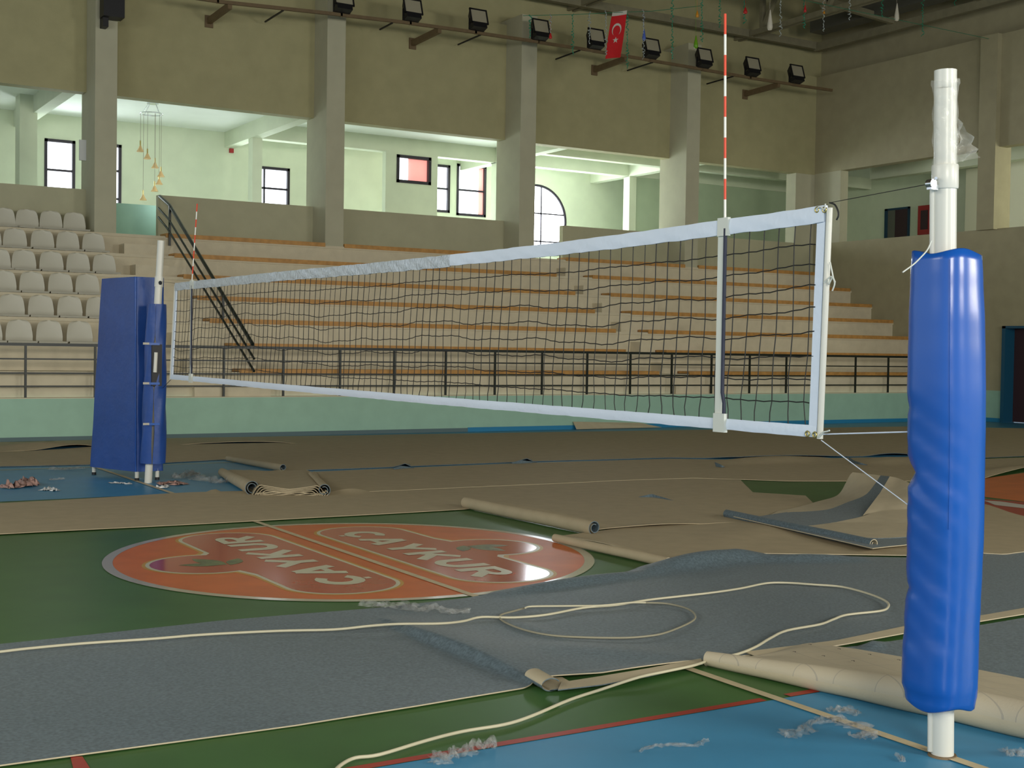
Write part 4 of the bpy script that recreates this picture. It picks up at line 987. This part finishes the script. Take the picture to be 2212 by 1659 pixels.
# section: inner turn, up and over the front, then a slope falling back to the floor
P = []; Nn = 48
top_edge = resample([(1560, 1424), (1640, 1420), (1745, 1390), (1850, 1404), (1965, 1424), (2120, 1450), (2260, 1478)], 40)
for i in range(41):
    t = i/40; c = r1a.lerp(r1b, t); r = lerp(0.036, 0.078, min(1, t*1.5)); row = []
    te = on(2, 0.03, *top_edge[i])
    for k in range(Nn+1):
        s_ = k/Nn
        if s_ < 0.30:
            aa = -PI*2.2+ (s_/0.30)*PI*1.7; q = r*(0.55+0.45*(s_/0.30)); row.append(c+back_*(r+q*math.cos(aa)*-1)+Vector((0, 0, 0.006+r+q*math.sin(aa)*-1*-1)))
        elif s_ < 0.62:
            aa = -PI/2-(s_-0.30)/0.32*PI; wob = 1+0.02*math.sin(t*23); row.append(c+back_*(r+r*math.cos(aa)*wob)+Vector((0, 0, 0.006+r+r*math.sin(aa)*wob)))
        else:
            f = (s_-0.62)/0.38; p = (c+back_*r).lerp(te, f); z = 0.006+lerp(2*r, 0.03, f**0.75)+0.006*math.sin(f*9+t*5)*math.sin(PI*f)
            row.append(Vector((p.x, p.y, z)))
    P.append(row)
mb = MB(); mb.grid(P, 0); 
mb.grid([[v-Vector((0, 0, 0.004)) for v in r] for r in P], 1, flip=True)
mb.grid([P[0], [v-Vector((0, 0, 0.006)) for v in P[0]]], 0)
mb.build('rolled_sheet', [gm, B2], c6)
mb = MB()
for (x, y) in [(1533, 1428), (1594, 1430), (1660, 1437), (1728, 1447), (1850, 1508), (1925, 1512), (2130, 1500), (1720, 1411), (1780, 1422), (1815, 1405), (1845, 1432), (1880, 1417), (1900, 1452), (1945, 1432)]:
    p = on(2, 0.10 if y > 1440 or x < 1700 else 0.06, x, y)
for (x, y, z) in [(1752, 1396, .05), (1781, 1421, .07), (1815, 1406, .05), (1845, 1432, .08), (1881, 1418, .06), (1903, 1457, .10), (1944, 1430, .06), (1718, 1412, .06)]:
    p = on(2, z, x, y); 
    mb.bar(p+Vector((0, 0, 0.008)), p+Vector((0.012, 0.012, 0.008)), 0.004, 0.001); mb.bar(p+Vector((0.012, 0.012, 0.008)), p+Vector((0.0, 0.02, 0.008)), 0.003, 0.001)
mb.build('printed_marks', M['winframe'], c6)

# ================================================================== CABLE AND LITTER
cab = [(-420, 1440), (-200, 1424), (-40, 1411), (0, 1408), (60, 1401), (180, 1390), (330, 1380), (440, 1371), (600, 1363), (720, 1360), (800, 1352), (860, 1348), (950, 1347), (1000, 1342), (1040, 1333), (1110, 1334), (1180, 1328), (1260, 1313), (1330, 1307), (1400, 1296), (1470, 1288), (1540, 1280), (1600, 1271), (1655, 1260), (1700, 1259), (1760, 1263), (1820, 1268), (1880, 1284), (1915, 1300), (1918, 1312), (1900, 1320), (1830, 1328), (1800, 1338), (1770, 1349), (1700, 1362), (1665, 1378), (1635, 1396), (1605, 1409), (1580, 1416), (1545, 1422), (1500, 1437), (1440, 1450), (1380, 1463), (1300, 1489), (1230, 1512), (1150, 1546), (1090, 1565), (1000, 1580), (920, 1600), (820, 1630), (768, 1637), (740, 1650), (720, 1668)]
SPUR = [(1135, 1313), (1150, 1310), (1230, 1309), (1300, 1308), (1360, 1302), (1395, 1302)]
mb = MB(); mb.tube(smooth([FL(x, y, (0.046 if 790 < x < 1000 and y < 1400 else 0.030) if y < 1470 else 0.012) for x, y in cab], 5), 0.0075, 8)
o = mb.build('electric_cable', M['cable']); tag(o, 'long cream electric cable snaking over the grey carpet and the green floor', 'cable')
loop = [(1395, 1302), (1440, 1304), (1485, 1315), (1502, 1331), (1490, 1345), (1440, 1366), (1400, 1374), (1340, 1378), (1240, 1376), (1180, 1371), (1130, 1360), (1092, 1345), (1079, 1334), (1085, 1327), (1110, 1320), (1135, 1313)]
mb = MB(); mb.tube(smooth([FL(x, y, 0.026 if i < 6 or i > 8 else 0.026) for i, (x, y) in enumerate(loop)], 5), 0.006, 8)
o = mb.build('electric_cable', M['gcable']); tag(o, 'greyish loop of thin cable lying on the carpet inside the cream cable', 'cable')
mb = MB(); mb.tube(smooth([FL(x, y, 0.036) for x, y in SPUR], 5), 0.006, 8)
o = mb.build('electric_cable', M['cable']); tag(o, 'short cream cable end joining the long cable beside the clear film', 'cable')

def litter(pts, w, hgt, m, label, seed, cat='plastic film', z=0.006, name='film_scrap', amp=1.0):
    """crumpled ragged ribbon of thin film lying along floor points"""
    r = random.Random(seed); C_ = smooth([FL(x, y, z) for x, y in pts], 12); P = []; n = len(C_)
    a1, a2, a3, a4 = [r.uniform(0, 6.28) for _ in range(4)]
    wn = [r.uniform(0.35, 1.25) for _ in range(n//3+3)]
    for i, c in enumerate(C_):
        d = C_[min(i+1, n-1)]-C_[max(i-1, 0)]; d.z = 0; d.normalize(); s_ = Vector((d.y, -d.x, 0)); row = []
        k = i/3; ww = w*lerp(wn[int(k)], wn[int(k)+1], k-int(k))*min(1, (i+1)/4, (n-i)/4)
        off = 0.18*w*math.sin(i*0.37+a1)
        for j in range(13):
            u = j/12-0.5; f = i*0.55
            hz = abs(math.sin(f+5*u+a2)*math.sin(9*u+0.31*i+a3)+0.5*math.sin(17*u+1.3*i+a4))
            row.append(c+s_*(u*ww*(1+0.3*math.sin(1.7*i+j*2.1+a4))+off)+d*(0.25*w*0.3*math.sin(2.3*j+i*0.9+a2))+Vector((0, 0, 0.6*hgt*hz*(1-2.6*u*u))))
        P.append(row)
    mb = MB(); mb.grid(P, smooth=True); o = mb.build(name, m); tag(o, label, cat, 'torn film scraps on the floor' if cat == 'plastic film' else None); return o
litter([(790, 1306), (815, 1312), (860, 1308), (900, 1317), (950, 1318), (1010, 1326)], 0.13, 0.05, M['film2'], 'clear film strip lying between the circle and the cable', 1, z=0.02)
litter([(940, 1652), (955, 1640), (975, 1632), (1000, 1628), (1020, 1616), (1045, 1612), (1072, 1613)], 0.09, 0.05, M['film2'], 'crumpled clear film by the red line at the frame bottom', 2)
litter([(1378, 1626), (1410, 1614), (1440, 1611), (1500, 1611), (1530, 1600)], 0.035, 0.02, M['film2'], 'thin twisted film scrap alone on the blue floor', 3)
litter([(1690, 1592), (1725, 1583), (1750, 1570), (1790, 1555), (1820, 1560), (1860, 1575), (1895, 1590)], 0.10, 0.035, M['film2'], 'long torn film ribbon across the cream centre line', 4)
litter([(1800, 1540), (1825, 1534), (1848, 1548)], 0.07, 0.04, M['film2'], 'small film tuft beside the cream line below the roll', 5)
litter([(1838, 1592), (1865, 1590), (1895, 1594)], 0.08, 0.03, M['film2'], 'flat film scrap just below the long torn ribbon', 6)
litter([(1936, 1632), (1946, 1645), (1952, 1640)], 0.03, 0.03, M['film2'], 'tiny film curl between the ribbon and the post base', 7)
litter([(2170, 1632), (2195, 1628), (2225, 1634)], 0.07, 0.04, M['film2'], 'film clump to the side of the post base at the frame edge', 8)
litter([(18, 1056), (40, 1052), (62, 1045), (76, 1050)], 0.22, 0.12, M['pinkscrap'], 'dusty pinkish film clump on the far blue floor', 9)
litter([(96, 1060), (106, 1057), (117, 1061)], 0.10, 0.05, M['paper'], 'small white paper scrap beside the dusty clump', 10, 'paper scrap', name='paper_scrap')
litter([(238, 1044), (255, 1043), (268, 1045), (279, 1044)], 0.12, 0.02, M['paper'], 'white paper scrap on the blue floor before the referee stand', 11, 'paper scrap', name='paper_scrap')
litter([(338, 1052), (350, 1053), (362, 1049)], 0.10, 0.03, M['paper'], 'white paper strip beside the leaning post', 12, 'paper scrap', name='paper_scrap')
litter([(345, 1048), (362, 1043), (380, 1044), (392, 1048)], 0.20, 0.04, M['pinkscrap'], 'brownish plastic scrap beside the leaning post', 13)
litter([(370, 1035), (400, 1030), (412, 1024), (425, 1035), (460, 1042), (490, 1044)], 0.20, 0.10, M['film2'], 'spread film tatters between the post and the folded bundle', 14)
litter([(110, 1013), (135, 1015), (180, 1012)], 0.16, 0.05, M['film2'], 'film tatters on the thin pale line beyond the stand', 15)
litter([(110, 1038), (124, 1036), (138, 1036)], 0.10, 0.04, M['film2'], 'faint film scrap behind the dusty clump', 16)

# ================================================================== FLOODLIGHTS ON THE UPPER RAIL
BY = 17.15
bl = empty('lighting_rail', on(1, BY, 1795, 193), 'long brown steel rail carried by brackets below the roof, holding the floodlights', 'lighting rail')
pts = [(400, -8), (470, 3), (737, 32), (886, 50), (1027, 70), (1163, 91), (1283, 110), (1403, 130), (1517, 150), (1620, 168), (1714, 183), (1795, 195)]
def bat(x): 
    for (a, ya), (b, yb) in zip(pts[:-1], pts[1:]):
        if a <= x <= b: return lerp(ya, yb, (x-a)/(b-a))
    return pts[0][1]
pa = on(1, BY, 400, -8); pb = on(1, BY, 1795, 193)
mb = MB()
for (a, ya), (b, yb) in zip(pts[:-1], pts[1:]): mb.bar(on(1, BY, a-2, ya), on(1, BY, b+2, yb), 0.06, 0.07)
mb.build('rail', M['steel'], bl)
for x in (497, 950, 1352, 1683):
    p = on(1, BY, x, bat(x)); mb = MB(); mb.bar((p[0], BY, p[2]-0.06), (p[0], YP-0.01, p[2]-0.10), 0.09, 0.13); mb.box((p[0]-0.09, YP-0.03, p[2]-0.24), (p[0]+0.09, YP-0.002, p[2]+0.02)); mb.build('bracket', M['steel'], bl)
for x in (612, 848, 1038, 1253, 1410, 1584):
    p = on(1, BY, x, bat(x)); mb = MB(); mb.bar((p[0], BY, p[2]-0.04), (p[0], YP-0.3 if x not in (848,) else YC, p[2]-0.06), 0.03, 0.03); mb.build('strut', M['black'], bl)
def make_flood():
    t = empty('floodlight', (0, 0, 0), 'black floodlight', 'floodlight', 'floodlights on the upper rail')
    # face looks to -Y and down; local face frame
    R_ = Matrix.Rotation(math.radians(-18), 4, 'X')
    def V(x, y, z): return R_ @ Vector((x, y, z))+Vector((0, 0, 0.30))
    def bx(a, b, mb): 
        x0, y0, z0 = a; x1, y1, z1 = b
        mb.hexa([V(x0, y0, z0), V(x1, y0, z0), V(x1, y1, z0), V(x0, y1, z0)], [V(x0, y0, z1), V(x1, y0, z1), V(x1, y1, z1), V(x0, y1, z1)])
    mb = MB(); mb.hexa([V(-.21, -.10, -.15), V(.21, -.10, -.15), V(.21, -.10, .19), V(-.21, -.10, .19)], [V(-.15, .10, -.10), V(.15, .10, -.10), V(.15, .10, .12), V(-.15, .10, .12)]); mb.build('housing', M['black'], t)
    mb = MB()
    bx((-.23, -.135, .17), (.23, -.10, .20), mb); bx((-.23, -.135, -.17), (.23, -.10, -.14), mb); bx((-.23, -.135, -.17), (-.20, -.10, .20), mb); bx((.20, -.135, -.17), (.23, -.10, .20), mb); mb.build('bezel', M['black'], t)
    mb = MB(); bx((-.205, -.115, -.145), (.205, -.108, .175), mb); mb.build('glass', M['flood_glass'], t)
    mb = MB(); bx((-.19, -.14, -.27), (.17, .06, -.165), mb); mb.build('ballast_box', M['black'], t)
    mb = MB(); mb.box((-.20, -.02, 0.035), (-.17, .02, .30)); mb.box((.17, -.02, 0.035), (.20, .02, .30)); mb.box((-.20, -.02, 0.035), (.20, .02, .05)); mb.build('bracket', M['black'], t)
    return t
fl0 = make_flood()
names = ['cut by the top edge of the view', 'second along the rail, above the tall panel', 'just before the second wide column top', 'with green streamer caught on it', 'just before the red flag', 'just after the red flag', 'last before the tall antenna', 'first past the tall antenna', 'at the corner end of the rail']
for i, x in enumerate((738, 887, 1029, 1163, 1283, 1403, 1517, 1621, 1716)):
    o = fl0 if i == 0 else copy_tree(fl0)
    p = on(1, BY, x, bat(x)); o.location = (p[0], BY, p[2]); o['label'] = 'black floodlight '+names[i]
# speaker on the first column
sp = empty('wall_speaker', on(1, YC-0.3, 244, 30), 'black loudspeaker on a bracket fixed to the column top, cut by the frame', 'speaker')
p = on(1, YC-0.35, 222, 34); q = on(1, YC-0.35, 268, -40)
mb = MB(); mb.box((p[0], YC-0.42, p[2]), (q[0], YC-0.10, q[2])); mb.build('cabinet', M['black'], sp)
mb = MB(); mb.box((p[0]+0.03, YC-0.25, p[2]-0.18), (p[0]+0.14, YC-0.001, p[2]+0.02)); mb.build('bracket', M['black'], sp)

# ================================================================== FLAG, STREAMERS, BALLOONS
GYp = 14.5
def gp(x, y, Y=GYp): return on(1, Y, x, y)
fl = empty('flag', gp(1335, 28), 'red hanging flag with white crescent and star under the roof', 'flag')
tl, tr, bl_, br_ = gp(1310+12, 31), gp(1353, 27), gp(1308, 127), gp(1341, 124)
def fp2(u, v, off=0): 
    p = tl.lerp(tr, u).lerp(bl_.lerp(br_, u), v); return Vector((p.x, GYp+0.02*math.sin(u*4+v*3)+off, p.z))
mb = MB(); mb.grid([[fp2(i/8, j/20) for i in range(9)] for j in range(21)]); mb.grid([[fp2(i/8, j/20, 0.004) for i in range(9)] for j in range(21)], flip=True); mb.build('cloth', M['flag'], fl)
mb = MB(); mb.grid([[fp2(i/8, j*0.045, -0.006) for i in range(9)] for j in range(-1, 2)]); mb.build('hem', M['flagwhite'], fl)
mb = MB(); asp = 0.345*1.0
def uvp(cx, cy): return fp2(0.5+cx/0.34, cy, -0.008)
H_ = (tl-bl_).length
def fpt(x, z): return fp2(0.46+x/((tr-tl).length), z/H_, -0.01)
cz, cr = 0.36*H_, 0.115
outer = []; inner = []
for k in range(33):
    a = math.radians(-232+ (284)*k/32); 
    outer.append((cr*math.cos(a), cz+cr*1.25*math.sin(a)))
    inner.append((cr*0.80*math.cos(a), cz+0.028+cr*1.05*math.sin(a)))
outer = [(x, z) for x, z in outer]; 
mb.add([fpt(x, z) for x, z in outer+inner], [(i, i+1, 33+i+1, 33+i) for i in range(32)]); mb.build('crescent', M['flagwhite'], fl)
mb = MB(); sz = 0.60*H_; st = []
for k in range(10): r = 0.075 if k % 2 == 0 else 0.03; a = -PI/2+k*PI/5; st.append((r*math.cos(a), sz+r*math.sin(a)))
mb.add([fpt(0, sz)]+[fpt(x, z) for x, z in st], [(0, 1+k, 1+(k+1) % 10) for k in range(10)]); mb.build('star', M['flagwhite'], fl)
gcount = [0]
def streamer(x, y0, y1, m, label, Y=GYp, amp=0.03, r=0.010):
    n = max(8, int((y1-y0)*0.8)); pts_ = []
    for i in range(n+1):
        p = gp(x, lerp(y0, y1, i/n), Y); a = i*0.9+1.5*math.sin(i*0.23+x); k = amp*1.3*(0.15+0.85*abs(math.sin(i*0.17+x*0.7))*abs(math.sin(i*0.05+x)))
        pts_.append(p+Vector((k*math.cos(a), k*math.sin(a), 0)))
    mb = MB(); mb.tube(pts_, [r*(0.45+0.9*math.sin(i*0.7+x)**2) for i in range(n+1)], 4); o = mb.build('streamer', M[m]); tag(o, label, 'streamer', 'foil streamers hanging from the roof')
def balloon(x, y0, y1, m, label, Y=GYp, w=6):
    a = gp(x, y0, Y); b = gp(x, y1, Y); L_ = (a-b).length; hw = w/2811*(Y+9.19)*1.25
    mb = MB(); c = b; mb.lathe([(0.0, 0), (hw*0.7, L_*0.03), (hw, L_*0.15), (hw*0.9, L_*0.35), (hw*0.55, L_*0.65), (hw*0.2, L_*0.95), (0, L_)], c, 10)
    mb.tube([a, gp(x, 30 if x < 1450 else -8, Y)], 0.003, 4)
    o = mb.build('balloon', M[m]); tag(o, label, 'balloon', 'limp balloons hanging from the roof')
G, Sv = 'streamgreen', 'streamsilver'
for (x, y0, y1, m, lab, Y) in [(1145, 32, 82, G, 'green streamer tangled on the floodlight', 14.5), (1189, 30, 75, Sv, 'pale string of the red balloon near the floodlight', 14.5), (1237, 30, 118, G, 'thin green streamer before the flag', 14.5), (1273, 25, 95, Sv, 'silver streamer hanging close before the flag', 14.5), (1309, 22, 120, Sv, 'silver streamer touching the flag edge', 14.5), (1355, 29, 148, G, 'green streamer trailing just after the flag', 14.5), (1390, 20, 128, Sv, 'silver streamer with blue balloon', 14.5), (1452, 0, 128, G, 'long green streamer with a looped end', 13.5), (1516, 0, 90, G, 'green streamer between two balloons before the antenna', 13.5), (1555, 0, 60, G, 'green streamer next to the antenna tip', 13.5), (1608, 0, 52, G, 'green streamer with red balloon past the antenna', 12.5), (1686, 0, 78, Sv, 'silver streamer after the first white balloon', 12.5), (1737, 0, 62, G, 'green streamer with a small red balloon', 12.5), (1779, 0, 68, Sv, 'silver streamer with small orange balloon', 12.5), (1835, 0, 44, Sv, 'short silver streamer between white balloons', 12.5), (1905, 0, 38, G, 'short green streamer before the second white balloon', 12.5), (1993, 0, 78, G, 'green streamer beyond the second white balloon', 12), (2062, 0, 12, G, 'green streamer tip at the frame top near the corner', 12)]:
    streamer(x, y0-6 if y0 == 0 else y0, y1, m, lab, Y)
for (x, y0, y1, m, lab, w) in [(1189, 70, 84, 'bred', 'small red balloon near the floodlight', 3.5), (1391, 62, 88, 'bblue', 'slim blue balloon on a silver streamer', 4), (1503, 76, 105, 'bgreen', 'lime green balloon above the floodlight', 5), (1506, 22, 38, 'borange', 'small orange balloon before the antenna', 4), (1610, 15, 30, 'bred', 'red balloon just past the antenna', 5), (1663, 20, 66, 'bwhite', 'long white balloon in front of the truss', 6.5), (1739, 10, 27, 'bred', 'little red balloon between streamers', 3.5), (1780, 22, 30, 'borange', 'tiny orange balloon on a silver streamer', 3), (1937, 6, 46, 'bwhite', 'long white balloon nearer the end wall', 6)]:
    balloon(x, y0, y1, m, lab, 14.5 if x < 1450 else 12.4, w)
for Yg, lab in ((12.4, 'nearest thin cord carrying foil garlands above the net'), (13.5, 'thin cord carrying the garlands before the antenna')):
    a = gp(1380, -7, Yg); mb = MB(); mb.tube([(a[0], Yg, gp(1700, -7, Yg)[2]), (XR-0.2, Yg, gp(1700, -7, Yg)[2])], 0.006, 4); tag(mb.build('garland_line', M['streamgreen']), lab, 'line')
mb = MB(); mb.tube([gp(1130, 34), gp(1250, 31), gp(1330, 27), gp(1410, 24), gp(1520, 12)], 0.006, 4); o = mb.build('garland_line', M['streamgreen']); tag(o, 'thin line from which the flag and garlands hang', 'line')

# ================================================================== GALLERY LAMP AND SMALL WALL THINGS
lp = on(2, GZ-0.02, 330, 221); LY = lp[1]
lamp = empty('pendant_lamp', (lp[0], LY, GZ), 'spiral pendant lamp with seven amber glass bells hanging in the gallery', 'pendant lamp')
mb = MB(); mb.tube([(lp[0], LY, GZ), (lp[0], LY, GZ-0.06)], 0.13, 20); mb.build('canopy', M['chrome'], lamp)
rc = on(1, LY, 327, 246); rr = 23/2811*(LY+9.19)/0.87*0.9
mb = MB(); mb.tube([(rc[0]+rr*math.cos(2*PI*k/36), LY+rr*math.sin(2*PI*k/36), rc[2]) for k in range(36)], 0.014, 6, closed=True); mb.build('ring', M['chrome'], lamp)
for k in range(4):
    a = 0.4+k*PI/2; mb = MB(); mb.tube([(lp[0]+0.1*math.cos(a), LY+0.1*math.sin(a), GZ-0.05), (rc[0]+rr*math.cos(a), LY+rr*math.sin(a), rc[2])], 0.006, 5); mb.build('stay', M['chrome'], lamp)
for (x, y0, y1, yr) in [(305, 303, 327, 1), (315, 323, 345, -1), (333, 342, 364, -0.5), (348, 360, 382, 0.2), (346, 377, 398, 1), (330, 393, 415, -1), (311, 410, 432, 0.6)]:
    a = on(1, LY, x, y0); b = on(1, LY, x, y1); dx = a[0]-rc[0]; dyy = yr*math.sqrt(max(0, rr*rr-dx*dx)); yq = LY+dyy*0.6
    mb = MB(); mb.tube([(a[0], yq, rc[2]), (a[0], yq, a[2])], 0.005, 5); cdn = mb.build('cord', M['gcable'], lamp)
    L_ = a[2]-b[2]; mb = MB(); mb.lathe([(0.016, L_), (0.018, L_*0.55)], (a[0], yq, b[2]), 8); mb.build('socket', M['brass'], lamp)
    mb = MB(); mb.lathe([(0.018, L_*0.55), (0.03, L_*0.45), (0.055, L_*0.22), (0.082, L_*0.05), (0.088, 0.0)], (a[0], yq, b[2]), 14); mb.build('lamp_shade', M['glass_lamp'], lamp)
def wallbit(x, y, w, hh, Y, m, name, label, cat):
    p = on(1, Y, x, y); mb = MB(); mb.box((p[0]-w/2, Y-0.06, p[2]-hh/2), (p[0]+w/2, Y-0.002, p[2]+hh/2)); o = mb.build(name, M[m]); tag(o, label, cat)
wallbit(499, 326, 0.11, 0.11, GY, 'redbox', 'fire_alarm', 'small dark red alarm box on the pale gallery wall by the pendant lamp', 'fire alarm')
wallbit(1713, 427, 0.10, 0.10, PY+0.05, 'redbox', 'fire_alarm', 'tiny red alarm on the greener gallery wall near the corner column', 'fire alarm')
wallbit(179, 325, 0.16, 0.42, YP+0.05, 'paper', 'notice', 'small notice beside the first column, its white standing for a bright reflection', 'notice')  # white colour stands for a bright reflection beside the column
